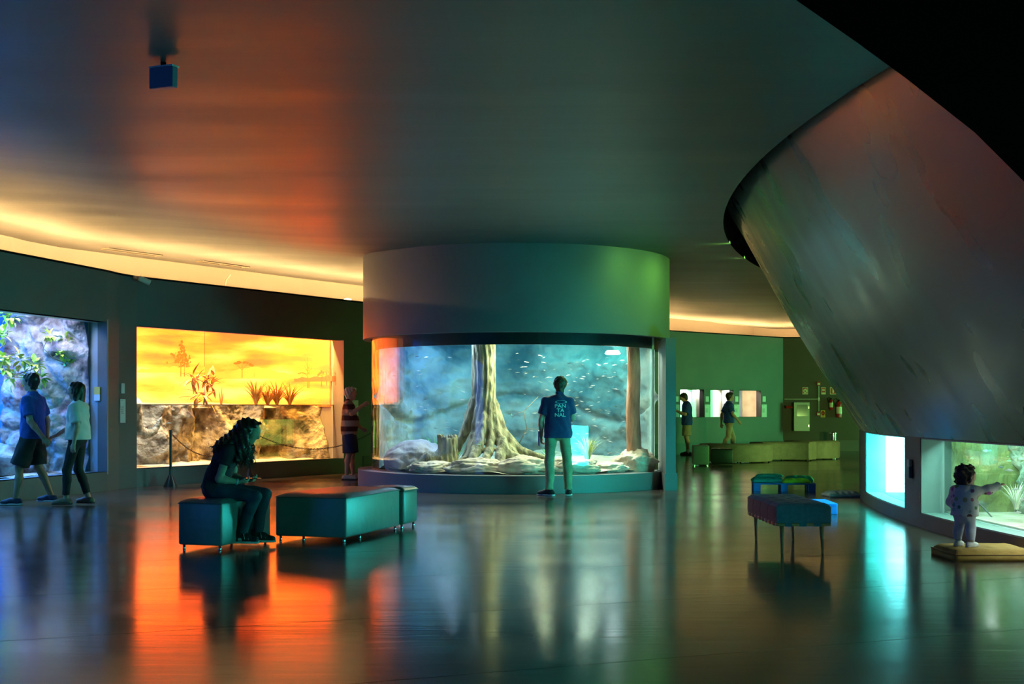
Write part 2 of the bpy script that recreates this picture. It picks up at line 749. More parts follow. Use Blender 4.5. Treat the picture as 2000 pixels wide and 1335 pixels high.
# ------------------------------------------------------------------ frames for things set into walls
class Frame:
    def __init__(s, p0, p1):
        s.p0 = Vector((p0[0], p0[1], 0))
        d = Vector((p1[0] - p0[0], p1[1] - p0[1], 0))
        s.len = d.length
        s.u = d.normalized()
        s.n = Vector((-s.u.y, s.u.x, 0))
        s.mtx = Matrix(((s.u.x, s.n.x, 0, s.p0.x), (s.u.y, s.n.y, 0, s.p0.y), (0, 0, 1, 0), (0, 0, 0, 1)))
        s.rz = math.atan2(s.u.y, s.u.x)

    def P(s, a, d, z):
        return s.p0 + s.u * a + s.n * d + Vector((0, 0, z))

    def hit(s, px, py, d=0.0):
        """point where the sight line of a photo pixel meets the plane d behind the wall face"""
        k = (px - 1000) / FPX
        p = s.p0 + s.n * d
        a = (k * p.y - p.x) / (s.u.x - k * s.u.y)
        q = p + s.u * a
        return a, EYE - (py - 797) / FPX * q.y


F1 = Frame(W1a, W1b)
F2 = Frame(W2a, W2b)


def window(name, F, a0, a1, z0, z1, depth, m_rev, th=0.04):
    e = empty(name, F.p0, F.rz)
    e['kind'] = 'structure'
    r = MB()
    r.box((a0, 0.001, z0 - th), (a1, depth, z0))
    r.box((a0, 0.001, z1), (a1, depth, z1 + th))
    r.box((a0 - th, 0.001, z0 - th), (a0, depth, z1 + th))
    r.box((a1, 0.001, z0 - th), (a1 + th, depth, z1 + th))
    r.build('window_frame', m_rev, e)
    g = MB()
    g.box((a0, depth - 0.05, z0), (a1, depth - 0.01, z1))
    g.build('glass_pane', m_glass, e)
    return e


rev1 = M('reveal_blue', (0.34, 0.38, 0.40), rough=0.5)
rev2 = M('reveal_warm', (0.42, 0.38, 0.40), rough=0.5)
window('window_1', F1, 0.0, F1.len, WZ0, WZ1, 0.34, rev1)
window('window_2', F2, 0.0, F2.len, WZ0, WZ1, 0.30, rev2)


def shell(name, F, poly, z0, z1, mat, th=0.06):
    """closed tank room behind a window: poly lists (along, depth) from one jamb round the back to the other"""
    s = MB()
    pts = [F.P(a, d, 0) for a, d in poly]
    for i in range(len(pts) - 1):
        a, b = pts[i], pts[i + 1]
        t = (b - a).normalized()
        n = Vector((-t.y, t.x, 0)) * th
        s.prism([a, b, b + n, a + n], z0, z1)
    s.prism(pts, z1, z1 + th)
    s.prism(pts, z0 - th, z0)
    o = s.build(name, mat)
    return tag(o, kind='structure')


# ================================================================== blue tank (far left)
m_deep = M('deep_blue_wall', (0.02, 0.16, 0.42), (0.03, 0.26, 0.52), scale=1.2, rough=0.8)
shell('wall_tank_blue', F1, [(-0.05, 0.34), (-0.05, 3.3), (F1.len + 0.25, 3.3), (F1.len + 0.04, 0.34)], 0.2, 3.0, m_deep)
m_rock_b = M('grey_rock', (0.06, 0.06, 0.075), (0.44, 0.42, 0.44), scale=3.6, rough=0.85, bump=4.0, bscale=7, detail=10, lo=0.36, hi=0.64)
m_rock_w = M('tan_rock', (0.09, 0.06, 0.03), (0.46, 0.36, 0.22), scale=5.0, rough=0.85, bump=4.0, bscale=10, detail=12, lo=0.36, hi=0.64)
m_sand = M('sand', (0.42, 0.34, 0.25), (0.62, 0.54, 0.42), scale=5, rough=0.9, bump=0.6, bscale=40)


def craggy(v, big=0.35, f=1.4):
    q = v * f
    a = noise.voronoi(q, distance_metric='DISTANCE', exponent=2.5)[0]
    return big * (min(1.0, (a[1] - a[0]) * 1.6) - 0.5) + 0.16 * noise.fractal(v * 3.0, 0.7, 2.2, 5) + 0.05 * noise.noise(v * 14)


rk = MB()


def cliff(a, b):
    d = 0.30 + 1.25 * a
    z = 0.25 + 2.7 * b
    v = F1.P(F1.len, d, z)
    s_in = 0.12 + 0.55 * max(0, a - 0.25) + 0.40 * craggy(Vector((v.x, v.y, v.z)), 0.9, 1.7) + 0.20 * (1 - b) * a + 0.15
    if a > 0.93:
        s_in -= (a - 0.93) * 8
    s_in = max(0.0, s_in)
    return F1.P(F1.len - s_in * (0.35 + 0.65 * min(1, a * 4)), d, z)


rk.grid(110, 140, cliff)
o = rk.build('rock_cliff', m_rock_b, smooth=True)
tag(o, 'craggy blue-grey rock cliff inside the blue aquarium at far left', 'rock')
sa = MB()
sa.grid(40, 30, lambda a, b: F1.P(F1.len * a, 0.36 + 2.9 * b, 0.30 + 0.16 * b + 0.06 * noise.fractal(Vector((a * 9, b * 7, 3)), 0.8, 2, 4)))
o = sa.build('gravel_bed', M('pale_gravel', (0.30, 0.30, 0.30), (0.6, 0.6, 0.58), scale=14, rough=0.9, bump=1, bscale=30), smooth=True)
tag(o, 'pale gravel bed along the bottom of the blue aquarium', 'gravel', kind='stuff')
for i, (a, d, r, lab) in enumerate([(4.95, 0.75, 0.26, 'rounded rock at the foot of the cliff in the blue aquarium, nearest its right edge'),
                                    (4.4, 1.05, 0.34, 'largest loose rock on the gravel in the blue aquarium'),
                                    (3.7, 0.85, 0.22, 'small low rock behind the walking man in the blue aquarium'),
                                    (3.9, 1.6, 0.40, 'tall rock standing behind the loose rocks in the blue aquarium')]):
    b_ = MB()
    b_.ball((0, 0, 0), (r * 1.2, r, r * 0.8), 4, 0.35, 1.6, i * 3.1)
    o = b_.build('rock', m_rock_b, loc=F1.P(a, d, 0.36 + r * 0.4), smooth=True)
    tag(o, lab, 'rock', 'loose rocks in the blue aquarium')
# dark grooved trunk at the right edge of the blue tank
tk = MB()
tk.tube([F1.P(F1.hit(181.5, 700, 0.44)[0] - 0.012 * math.sin(z * 3), 0.44, z) for z in np.linspace(0.28, 2.9, 14)], [0.05 - 0.005 * math.sin(k) for k in range(14)], 10)
o = tk.build('tree_trunk', M('reddish_bark', (0.10, 0.03, 0.02), (0.42, 0.13, 0.08), scale=5, rough=0.85, stretch=(3, 3, 0.4), bump=0.8), smooth=True)
tag(o, 'thin reddish trunk standing at the right edge of the blue aquarium', 'trunk')


def leaf_mesh(L, W):
    mb = MB()
    n = 5
    rows = []
    for i in range(n + 1):
        t = i / n
        wv = W * math.sin(math.pi * min(1, 0.06 + 0.94 * t) ** 0.8) * 0.5 if 0 < t < 1 else 0.002
        z = -0.25 * L * t * t
        rows.append([mb.bm.verts.new((-wv, L * t, z + wv * 0.35)), mb.bm.verts.new((0, L * t, z)), mb.bm.verts.new((wv, L * t, z + wv * 0.35))])
    for i in range(n):
        for j in range(2):
            mb.bm.faces.new((rows[i][j], rows[i][j + 1], rows[i + 1][j + 1], rows[i + 1][j]))
    return mb


m_leaf = [M('leaf_green', (0.10, 0.32, 0.04), (0.30, 0.58, 0.06), scale=8, rough=0.4),
          M('leaf_yellow', (0.40, 0.55, 0.05), (0.62, 0.66, 0.10), scale=8, rough=0.4)]
m_twig = M('twig', (0.10, 0.08, 0.06), (0.22, 0.18, 0.13), scale=12, rough=0.8)


def add_leaf(mb, p, d, up, L, W):
    d = d.normalized()
    x = d.cross(up)
    if x.length < 1e-4:
        x = Vector((1, 0, 0))
    x.normalize()
    z = x.cross(d).normalized()
    n = 3
    rows = []
    for i in range(n + 1):
        t = i / n
        wv = [0.004, W * 0.5, W * 0.42, 0.002][i]
        c = p + d * (L * t) - z * (0.22 * L * t * t)
        rows.append([mb.bm.verts.new(c - x * wv + z * wv * 0.3), mb.bm.verts.new(c), mb.bm.verts.new(c + x * wv + z * wv * 0.3)])
    for i in range(n):
        for j in range(2):
            mb.bm.faces.new((rows[i][j], rows[i][j + 1], rows[i + 1][j + 1], rows[i + 1][j]))


LK = 1.45


def branch(name, label, pts, clusters, mats, cat='branch', L=0.09, W=0.05, rad=0.012, group=None, nleaf=22, spread=0.12):
    e = empty(name, pts[0])
    o0 = Vector(pts[0])
    tag(e, label, cat, group)
    st = MB()
    rel = [Vector(p) - o0 for p in pts]
    st.tube(rel, [rad * (1 - 0.6 * i / (len(rel) - 1)) for i in range(len(rel))], 6)
    lv = [MB(), MB()]
    for ci, (c, sp) in enumerate(clusters):
        c = Vector(c) - o0
        best = min(rel, key=lambda q: (q - c).length)
        st.tube([best, (best + c) / 2 + Vector((0, 0, 0.02)), c], [rad * 0.5, rad * 0.4, rad * 0.3], 5)
        for k in range(nleaf):
            d = Vector((random.gauss(0, 1), random.gauss(0, 1), random.gauss(0.25, 0.8)))
            p = c + d.normalized() * random.uniform(0.01, sp)
            add_leaf(lv[0 if random.random() < 0.6 else 1], p, d, Vector((0, 0, 1)), LK * L * random.uniform(0.7, 1.2), LK * W * random.uniform(0.8, 1.2))
    st.build('stem', m_twig, e, smooth=True)
    for k in range(2):
        if len(lv[k].bm.verts):
            o = lv[k].build('foliage', mats[k], e, smooth=True)
            o['kind'] = 'stuff'
    return e


def f1p(px, py, d):
    a, z = F1.hit(px, py, d)
    return F1.P(a, d, z)


branch('leafy_branch', 'leafy mangrove branch hanging into the top left corner of the blue aquarium', [f1p(-25, 700, 0.7), f1p(5, 675, 0.7), f1p(15, 650, 0.7), f1p(14, 612, 0.7)],
       [(f1p(3, 612, 0.7), 0.10), (f1p(20, 620, 0.65), 0.10), (f1p(5, 655, 0.7), 0.09)], m_leaf, group='leafy branches in the blue aquarium')
branch('leafy_branch', 'broad leafy branch with pale leaves above the walking man\'s head', [f1p(-30, 735, 0.7), f1p(5, 728, 0.7), f1p(35, 730, 0.7), f1p(60, 722, 0.7), f1p(78, 712, 0.7)],
       [(f1p(8, 718, 0.7), 0.13), (f1p(22, 738, 0.7), 0.12), (f1p(40, 702, 0.7), 0.10), (f1p(66, 712, 0.7), 0.09), (f1p(80, 738, 0.7), 0.08), (f1p(55, 742, 0.7), 0.08), (f1p(5, 700, 0.7), 0.10)],
       m_leaf, group='leafy branches in the blue aquarium', nleaf=24)
branch('leafy_branch', 'slender leafy branch with small bright tufts in front of the rock cliff', [f1p(148, 745, 0.55), f1p(138, 725, 0.6), f1p(126, 708, 0.6), f1p(105, 700, 0.65), f1p(85, 680, 0.7)],
       [(f1p(97, 655, 0.65), 0.09), (f1p(128, 662, 0.6), 0.08), (f1p(131, 700, 0.6), 0.08), (f1p(138, 715, 0.58), 0.07), (f1p(156, 702, 0.55), 0.07), (f1p(118, 692, 0.6), 0.06)],
       m_leaf, group='leafy branches in the blue aquarium', nleaf=18, L=0.075, W=0.042)
branch('leafy_sprig', 'feathery yellow-green sprig growing beside the reddish trunk', [f1p(163, 710, 0.5), f1p(164, 680, 0.5), f1p(160, 655, 0.5)],
       [(f1p(160, 655, 0.5), 0.07), (f1p(170, 662, 0.5), 0.06), (f1p(150, 640, 0.52), 0.04)], m_leaf, 'plant', L=0.07, W=0.018, nleaf=30)
branch('leafy_sprig', 'soft dark green weed clinging to the rock beside the walking man\'s shoulder', [f1p(92, 745, 1.0), f1p(98, 730, 1.0), f1p(103, 712, 1.0)],
       [(f1p(100, 720, 1.0), 0.12), (f1p(92, 735, 1.0), 0.12), (f1p(108, 735, 1.0), 0.10)],
       [M('weed', (0.04, 0.16, 0.07), (0.10, 0.28, 0.10), scale=8, rough=0.6)] * 2, 'plant', L=0.08, W=0.012, nleaf=40)


def fish_mesh(L):
    mb = MB()
    prof = [(-0.5, 0.004, 0.004), (-0.42, 0.05, 0.02), (-0.2, 0.14, 0.06), (0.05, 0.16, 0.07), (0.28, 0.09, 0.04), (0.36, 0.045, 0.018), (0.5, 0.14, 0.006)]
    rings = []
    for (x, h, wd) in prof:
        rings.append([mb.bm.verts.new((x * L, math.cos(t) * wd * L, math.sin(t) * h * L)) for t in [k * math.pi / 3 for k in range(6)]])
    for i in range(len(rings) - 1):
        for k in range(6):
            mb.bm.faces.new((rings[i][k], rings[i][(k + 1) % 6], rings[i + 1][(k + 1) % 6], rings[i + 1][k]))
    mb.bm.faces.new(rings[0])
    mb.bm.faces.new(rings[-1])
    mb.box((-0.05 * L, -0.004 * L, 0.13 * L), (0.14 * L, 0.004 * L, 0.21 * L))
    return mb


m_fish = M('silver_fish', (0.26, 0.28, 0.27), (0.42, 0.44, 0.42), scale=9, rough=0.3)
me_fish = fish_mesh(0.15).mesh('fish')
me_fish.materials.append(m_fish)
for i, (px, py, d) in enumerate([(54, 664, 1.4), (44, 655, 1.6), (103, 770, 0.9), (98, 686, 0.8), (16, 657, 0.8), (75, 757, 0.9), (28, 750, 1.0), (150, 800, 0.7)]):
    o = link('tank_fish', me_fish, loc=f1p(px, py, d), rz=F1.rz + random.uniform(-0.5, 0.5) + (0 if i % 2 else math.pi))
    o.scale = (1.15, 1.15, 1.15)
    tag(o, 'pale fish swimming in the blue aquarium', 'fish', 'fish in the blue aquarium')

# lamps above the water of the blue tank
for (a, d, p, c) in ((4.95, 0.55, 0.25, (0.75, 0.72, 1.0)), (3.6, 0.9, 0.8, (0.05, 0.36, 1.0)), (3.7, 0.5, 0.30, (0.85, 1.0, 0.75)), (1.2, 1.0, 0.5, (0.1, 0.6, 1.0)), (4.0, 2.2, 1.4, (0.01, 0.22, 1.0))):
    area_lamp('tank_lamp', F1.P(a, d, 2.95), F1.P(a + 0.25, d + 0.1, 0.3), 0.8, 0.5, LV['blue_tank'] * p * 0.25, c)

# unseen blue window added behind the camera to cast blue light
e8 = empty('window_8', (0, 0, 0))
e8['kind'] = 'structure'
F8 = Frame(W0[0], W0[1])
f8 = MB()
for (q0, q1) in (((9.9, -0.16, 0.25), (10.0, 0.0, 2.75)), ((15.0, -0.16, 0.25), (15.1, 0.0, 2.75)), ((9.9, -0.16, 0.2), (15.1, 0.0, 0.3)), ((9.9, -0.16, 2.66), (15.1, 0.0, 2.76))):
    f8.box(q0, q1, F8.mtx)
f8.build('window_frame', rev1, e8)
f8 = MB()
f8.box((10.0, -0.13, 0.3), (15.0, -0.10, 2.66), F8.mtx)
f8.build('glass_pane', m_glass, e8)
f8 = MB()
f8.box((10.0, -0.05, 0.3), (15.0, -0.01, 2.66), F8.mtx)
o = f8.build('glow_panel', emis('blue_fill_panel', (0.05, 0.22, 1.0), LV['blue_fill']))
tag(o, 'blue light panel added out of view behind the camera', 'light panel')

# ================================================================== sunset tank
LK = 1.0


def mural_mat():
    m = bpy.data.materials.new('glowing_sunset_print')
    m.use_nodes = True
    nt = m.node_tree
    b = nt.nodes['Principled BSDF']
    b.inputs['Roughness'].default_value = 0.5
    tc = nt.nodes.new('ShaderNodeTexCoord')
    sp = nt.nodes.new('ShaderNodeSeparateXYZ')
    nt.links.new(tc.outputs['Object'], sp.inputs[0])
    mp = nt.nodes.new('ShaderNodeMapping')
    mp.inputs['Scale'].default_value = (0.45, 0.45, 2.6)
    nt.links.new(tc.outputs['Object'], mp.inputs[0])
    nz = nt.nodes.new('ShaderNodeTexNoise')
    nz.inputs['Scale'].default_value = 1.25
    nz.inputs['Detail'].default_value = 6
    nt.links.new(mp.outputs[0], nz.inputs['Vector'])
    # clouds
    rp = nt.nodes.new('ShaderNodeValToRGB')
    cr = rp.color_ramp
    cr.elements[0].position = 0.34
    cr.elements[0].color = (0.86, 0.075, 0.012, 1)
    cr.elements[1].position = 0.70
    cr.elements[1].color = (1.0, 0.24, 0.058, 1)
    e = cr.elements.new(0.45)
    e.color = (0.97, 0.125, 0.011, 1)
    e = cr.elements.new(0.56)
    e.color = (1.0, 0.185, 0.022, 1)
    # height: bright low horizon, ruddy top
    mr = nt.nodes.new('ShaderNodeMapRange')
    mr.inputs['From Min'].default_value = 1.45
    mr.inputs['From Max'].default_value = 3.0
    mr.inputs['To Min'].default_value = 0.12
    mr.inputs['To Max'].default_value = -0.10
    nt.links.new(sp.outputs['Z'], mr.inputs['Value'])
    ad = nt.nodes.new('ShaderNodeMath')
    ad.operation = 'ADD'
    nt.links.new(nz.outputs['Fac'], ad.inputs[0])
    nt.links.new(mr.outputs['Result'], ad.inputs[1])
    # the print turns red towards the window side of the end panel
    mx = nt.nodes.new('ShaderNodeMapRange')
    mx.inputs['From Min'].default_value = 1.6
    mx.inputs['From Max'].default_value = 0.3
    mx.inputs['To Min'].default_value = 0.0
    mx.inputs['To Max'].default_value = -0.20
    nt.links.new(sp.outputs['Y'], mx.inputs['Value'])
    ad2 = nt.nodes.new('ShaderNodeMath')
    ad2.operation = 'ADD'
    nt.links.new(ad.outputs[0], ad2.inputs[0])
    nt.links.new(mx.outputs['Result'], ad2.inputs[1])
    nt.links.new(ad2.outputs[0], rp.inputs['Fac'])
    nt.links.new(rp.outputs['Color'], b.inputs['Base Color'])
    nt.links.new(rp.outputs['Color'], b.inputs['Emission Color'])
    b.inputs['Emission Strength'].default_value = LV['mural']  # the lit print's brightness is put in as its own emission
    return m


m_mural = mural_mat()
T2 = [(-0.3, 0.30), (-0.3, 3.62), (5.10, 3.62), (F2.len + 0.04, 0.30)]
shell('wall_tank_sunset', F2, T2, 0.2, 3.15, M('tank_lining', (0.20, 0.15, 0.10), rough=0.8))
mur = empty('sunset_mural', F2.p0, F2.rz)
tag(mur, 'glowing orange sunset panorama print lining the left wall aquarium', 'mural')
pb = MB()
pb.box((-0.28, 3.56, 1.34), (5.04, 3.60, 3.12))
pb.build('back_panel', m_mural, mur)
pe = MB()
pe.prism([(5.05, 3.56), (F2.len - 0.01, 0.36), (F2.len + 0.03, 0.36), (5.09, 3.60)], 1.34, 3.12)
pe.build('end_panel', m_mural, mur)
m_print = [emis('print_dark', (0.86, 0.15, 0.015), 1.0), emis('print_mid', (1.0, 0.42, 0.05), 1.1),
           emis('print_red', (0.62, 0.12, 0.03), 0.9)]


class Pan:
    """flat picture plane: pixel of the photo -> point on a mural panel"""

    def __init__(s, end):
        s.end = end
        if end:
            s.F = Frame(F2.P(5.05, 3.55, 0), F2.P(F2.len - 0.012, 0.36, 0))
        else:
            s.F = Frame(F2.P(-0.28, 3.55, 0), F2.P(5.04, 3.55, 0))

    def at(s, px, py, off=0.0):
        k = (px - 1000) / FPX
        p = s.F.p0
        a = (k * p.y - p.x) / (s.F.u.x - k * s.F.u.y)
        q = p + s.F.u * a
        z = EYE - (py - 797) / FPX * q.y
        r = Vector((q.x, q.y, z))
        v = (cam.location - r).normalized()
        nn = s.F.n if s.F.n.dot(v) > 0 else -s.F.n
        w_ = r + nn * (0.003 + off)
        return mur_inv @ w_


bpy.context.view_layer.update()
mur_inv = mur.matrix_world.inverted()
pan_b, pan_e = Pan(False), Pan(True)


def poly_print(name, pan, polys, mat, off=0.0):
    mb = MB()
    for po in polys:
        a = [mb.bm.verts.new(pan.at(x, y, off)) for x, y in po]
        mb.bm.faces.new(a)
    o = mb.build(name, mat, mur)
    return o


def disc(x, y, r, n=8, ry=None):
    ry = ry or r
    ph = random.random() * 6
    return [(x + r * random.uniform(0.7, 1.15) * math.cos(ph + 2 * math.pi * k / n), y + ry * random.uniform(0.7, 1.15) * math.sin(ph + 2 * math.pi * k / n)) for k in range(n)]


def tree_print(pan, x, ytop, ybot, wdt, mat, umbrella=False, bare=False, tops=None):
    po = []
    H = ybot - ytop
    po.append([(x - 0.9, ybot), (x + 0.9, ybot), (x + 0.5, ytop + H * 0.3), (x - 0.5, ytop + H * 0.3)])
    if bare:
        for k in range(5):
            y0 = ytop + H * (0.25 + 0.1 * k)
            s = 1 if k % 2 else -1
            po.append([(x, y0 + 1), (x + s * wdt * 0.5, y0 - H * 0.18), (x + s * wdt * 0.5 + 0.6, y0 - H * 0.18), (x + 0.6, y0)])
        po.append([(x - 0.5, ytop + H * 0.35), (x + 0.5, ytop + H * 0.35), (x + 0.2, ytop), (x - 0.2, ytop)])
    elif umbrella:
        for k in range(16):
            t = random.uniform(-1, 1)
            po.append(disc(x + t * wdt * 0.5, ytop + H * 0.06 + t * t * H * 0.2 + random.uniform(0, H * 0.10), wdt * 0.09, 7, H * 0.06))
        for s in (-0.3, 0.3):
            po.append([(x - 0.4, ytop + H * 0.55), (x + 0.4, ytop + H * 0.55), (x + s * wdt + 0.4, ytop + H * 0.18), (x + s * wdt - 0.4, ytop + H * 0.18)])
    else:
        for k in range(90):
            t = random.gauss(0, 0.42)
            hh = random.random()
            env = 1.0 - 0.55 * abs(t) + 0.25 * math.sin(t * 7 + x)
            po.append(disc(x + t * wdt * 0.52, ytop + H * (0.62 - 0.56 * hh * env) - H * 0.04, wdt * random.uniform(0.03, 0.07), 6, H * random.uniform(0.02, 0.05)))
    # every blob sits a hair in front of the last so that flat print layers never coincide
    mb = MB()
    for i, q in enumerate(po):
        vs = [mb.bm.verts.new(pan.at(a, b, 0.0004 * i)) for a, b in q]
        try:
            mb.bm.faces.new(vs)
        except ValueError:
            pass
    o = mb.build('printed_tree', mat, mur)
    o['kind'] = 'stuff'
    return o


# low hills, far tree line, trees of the print
def hill(pan, xs, ys, ybot, mat, name='printed_hills', off=0.0):
    pts = list(zip(xs, ys))
    return poly_print(name, pan, [[pts[i], pts[i + 1], (pts[i + 1][0], ybot), (pts[i][0], ybot)] for i in range(len(pts) - 1)], mat, off)


xs = list(np.linspace(268, 401, 18))
hill(pan_b, xs, [722 - 7 * math.sin((x - 268) / 60) - 2 * math.sin(x * 0.3) for x in xs], 727, m_print[1])
xs = list(np.linspace(402.5, 655, 26))
hill(pan_e, xs, [724 + 10 * (x - 402) / 250 - 12 * math.exp(-((x - 500) / 40) ** 2) - 1.5 * math.sin(x * 0.4) for x in xs], 739, m_print[1])
xs = list(np.linspace(575, 656, 12))
hill(pan_e, xs, [738 - 5 * (x - 575) / 80 - 1.5 * math.sin(x * 0.6) for x in xs], 744, m_print[2], 'printed_tree_line', 0.002)
tree_print(pan_b, 353, 672, 735, 40, m_print[0])
tree_print(pan_b, 360, 690, 735, 22, m_print[0])
tree_print(pan_e, 412, 712, 736, 26, m_print[1])
tree_print(pan_b, 390, 713, 730, 16, m_print[1])
tree_print(pan_e, 448, 712, 738, 16, m_print[1])
tree_print(pan_e, 473, 703, 737, 42, m_print[0], umbrella=True)
tree_print(pan_e, 497, 719, 737, 22, m_print[1], umbrella=True)
tree_print(pan_e, 601, 697, 757, 14, m_print[0], bare=True)
tree_print(pan_e, 603.5, 707, 757, 12, m_print[0], bare=True)
tree_print(pan_e, 590, 726, 742, 20, m_print[0], umbrella=True)
tree_print(pan_e, 628, 722, 754, 14, m_print[2], umbrella=True)
tree_print(pan_e, 645, 712, 754, 10, m_print[2], bare=True)
tree_print(pan_e, 638, 722, 752, 8, m_print[2], bare=True)
tree_print(pan_e, 656, 724, 752, 8, m_print[2], bare=True)

# sandy bank behind the glass at water level, wet rock face below it
bank = MB()


def bankf(a, b):
    s = -0.25 + 5.4 * a
    d = 1.2 + 2.3 * b
    z = 1.335 + 0.09 * b + 0.035 * noise.fractal(Vector((s * 1.2, d * 1.2, 5)), 0.8, 2, 4)
    if b == 0:
        z = 1.31
    return F2.P(min(s, 5.28 - 0.08 * b), d, z)


bank.grid(60, 16, bankf)
o = bank.build('sand_bank', M('bank_sand', (0.62, 0.50, 0.40), (0.82, 0.74, 0.66), scale=3, rough=0.9, bump=0.5), smooth=True)
tag(o, 'pale sandy bank at the waterline of the sunset aquarium', 'sand bank')
rf = MB()


def rockface(a, b):
    s = -0.28 + (F2.len + 0.28) * a
    z = 0.22 + 1.14 * b
    v = F2.P(s, 1.0, z)
    col = 0.18 * math.sin(s * 3.1 + 0.6 * math.sin(z * 4)) + 0.10 * math.sin(s * 7.3 + 1.0)
    return F2.P(s, 1.15 + col + 0.30 * craggy(Vector((v.x, v.y, v.z)), 0.5, 1.6) - 0.10 * (1 - b) - 0.75 * max(0, a - 0.9) * 10 * 0.7, z)


rf.grid(200, 70, rockface)
o = rf.build('underwater_cliff', m_rock_w, smooth=True)
tag(o, 'rough tan rock face under water in the sunset aquarium', 'rock')
wt = MB()
wt.grid(1, 1, lambda a, b: F2.P((F2.len) * a, 0.305 + 1.2 * b, 1.362))
o = wt.build('water_surface', glass_mat('water_top', (0.95, 0.97, 0.98)))
tag(o, 'still water surface in the sunset aquarium', 'water')
bt = MB()
bt.grid(30, 8, lambda a, b: F2.P(F2.len * a, 0.31 + 1.2 * b, 0.26 + 0.05 * noise.noise(Vector((a * 14, b * 4, 1))) + 0.1 * b))
o = bt.build('tank_bed', m_sand, smooth=True)
tag(o, 'silty sand bed under the rock face of the sunset aquarium', 'sand')
# lintel strip of light water line
gl_ = MB()
gl_.box((0.0, 0.255, 1.355), (F2.len, 0.289, 1.372), F2.mtx)
o = gl_.build('trim_2', M('water_line', (0.55, 0.42, 0.30), rough=0.5))
tag(o, kind='structure')


def grass_tuft(name, label, base, n, h, spread, mat, cat='grass', group=None, w_=0.012, droop=0.35, seeds=False):
    e = empty(name, base)
    tag(e, label, cat, group)
    mb = MB()
    for k in range(n):
        ang = random.uniform(0, 2 * math.pi)
        hh = h * random.uniform(0.55, 1.05)
        lean = spread * random.uniform(0.2, 1.0)
        d = Vector((math.cos(ang), math.sin(ang), 0))
        x = Vector((-d.y, d.x, 0))
        prev = None
        for i in range(6):
            t = i / 5
            c = d * (0.02 + lean * (t ** 1.8)) + Vector((0, 0, hh * (t - droop * 0.5 * t ** 3)))
            ww = w_ * (1 - t) ** 0.7 * 0.5 + 0.0008
            row = (mb.bm.verts.new(c - x * ww), mb.bm.verts.new(c + x * ww))
            if prev:
                mb.bm.faces.new((prev[0], prev[1], row[1], row[0]))
            prev = row
    o = mb.build('blades', mat, e, smooth=True)
    o['kind'] = 'stuff'
    return e


def f2p(px, py, d):
    a, z = F2.hit(px, py, d)
    return F2.P(a, d, z)


m_dry = M('dry_reed', (0.26, 0.11, 0.02), (0.42, 0.20, 0.04), scale=7, rough=0.7)
for (px, h, n, sp, lab) in ((500, 0.62, 90, 0.45, 'leftmost of the spiky grass tufts on the bank, with one tall blade'), (523, 0.48, 80, 0.55, 'dense low grass tuft, second of the spiky tufts on the bank'),
                            (541, 0.58, 80, 0.55, 'arching grass tuft, third of the spiky tufts on the bank'), (566, 0.54, 80, 0.5, 'rightmost of the spiky grass tufts on the bank')):
    b_ = f2p(px, 790, 0.9)
    b_.z = 1.36
    grass_tuft('dry_grass', lab, b_, n, h, sp, m_dry, 'grass', 'grass tufts in the sunset aquarium', 0.026)
b_ = f2p(398, 790, 0.9)
b_.z = 1.36
branch('dry_plant', 'tall dry leafy plant drooping over the bank under the printed trees', [b_, b_ + Vector((0.02, 0, 0.25)), b_ + Vector((-0.02, 0.05, 0.42))],
       [(f2p(375, 738, 0.9), 0.05), (f2p(384, 742, 0.9), 0.05), (f2p(405, 742, 0.9), 0.05), (f2p(418, 735, 0.9), 0.04), (f2p(412, 752, 0.9), 0.06), (f2p(395, 770, 0.9), 0.12), (f2p(385, 776, 0.9), 0.12), (f2p(402, 778, 0.9), 0.10)],
       [m_dry, M('dry_leaf', (0.45, 0.22, 0.05), (0.62, 0.34, 0.08), scale=6, rough=0.7)], 'plant', L=0.26, W=0.055, nleaf=9, rad=0.016)
b_ = f2p(432, 790, 0.95)
b_.z = 1.36
grass_tuft('dry_grass', 'thin upright reeds beside the tall dry plant', b_, 16, 0.40, 0.07, m_dry, 'grass', 'grass tufts in the sunset aquarium')

# caiman floating behind the glass: body at the surface, ridged tail hanging down and curling up
m_croc = M('caiman_skin', (0.12, 0.12, 0.08), (0.52, 0.48, 0.38), scale=9, rough=0.6, bump=0.8, bscale=26)
cr = empty('caiman', f2p(268, 790, 0.62))
tag(cr, 'caiman floating in the sunset aquarium with its tail curling up behind the glass', 'caiman')
c0 = Vector(cr.location)
tail_px = [(262, 789), (266, 808), (267, 826), (271, 840), (282, 847), (294, 846), (302, 841), (308, 832), (313, 820), (316, 813)]
tp = [f2p(x, y, 0.62) - c0 for x, y in tail_px]
body = SDF()
rr = [0.125, 0.12, 0.105, 0.095, 0.085, 0.072, 0.06, 0.048, 0.034, 0.014]
for i in range(len(tp) - 1):
    body.cap(tp[i], tp[i + 1], rr[i], rr[i + 1], 0.03, (F2.n, 0.6))
hd = [Vector((0, 0, 0.0)) + F2.u * x for x in (0.0, -0.35, -0.75, -1.05)]
body.cap(tp[0], hd[1] + Vector((0, 0, -0.02)), 0.13, 0.17, 0.05, ((0, 0, 1), 0.75))
body.cap(hd[1] + Vector((0, 0, -0.02)), hd[2], 0.17, 0.13, 0.05, ((0, 0, 1), 0.75))
body.cap(hd[2], hd[3], 0.11, 0.07, 0.05, ((0, 0, 1), 0.6))
body.cap(hd[3], hd[3] - F2.u * 0.3, 0.07, 0.05, 0.03, ((0, 0, 1), 0.5))
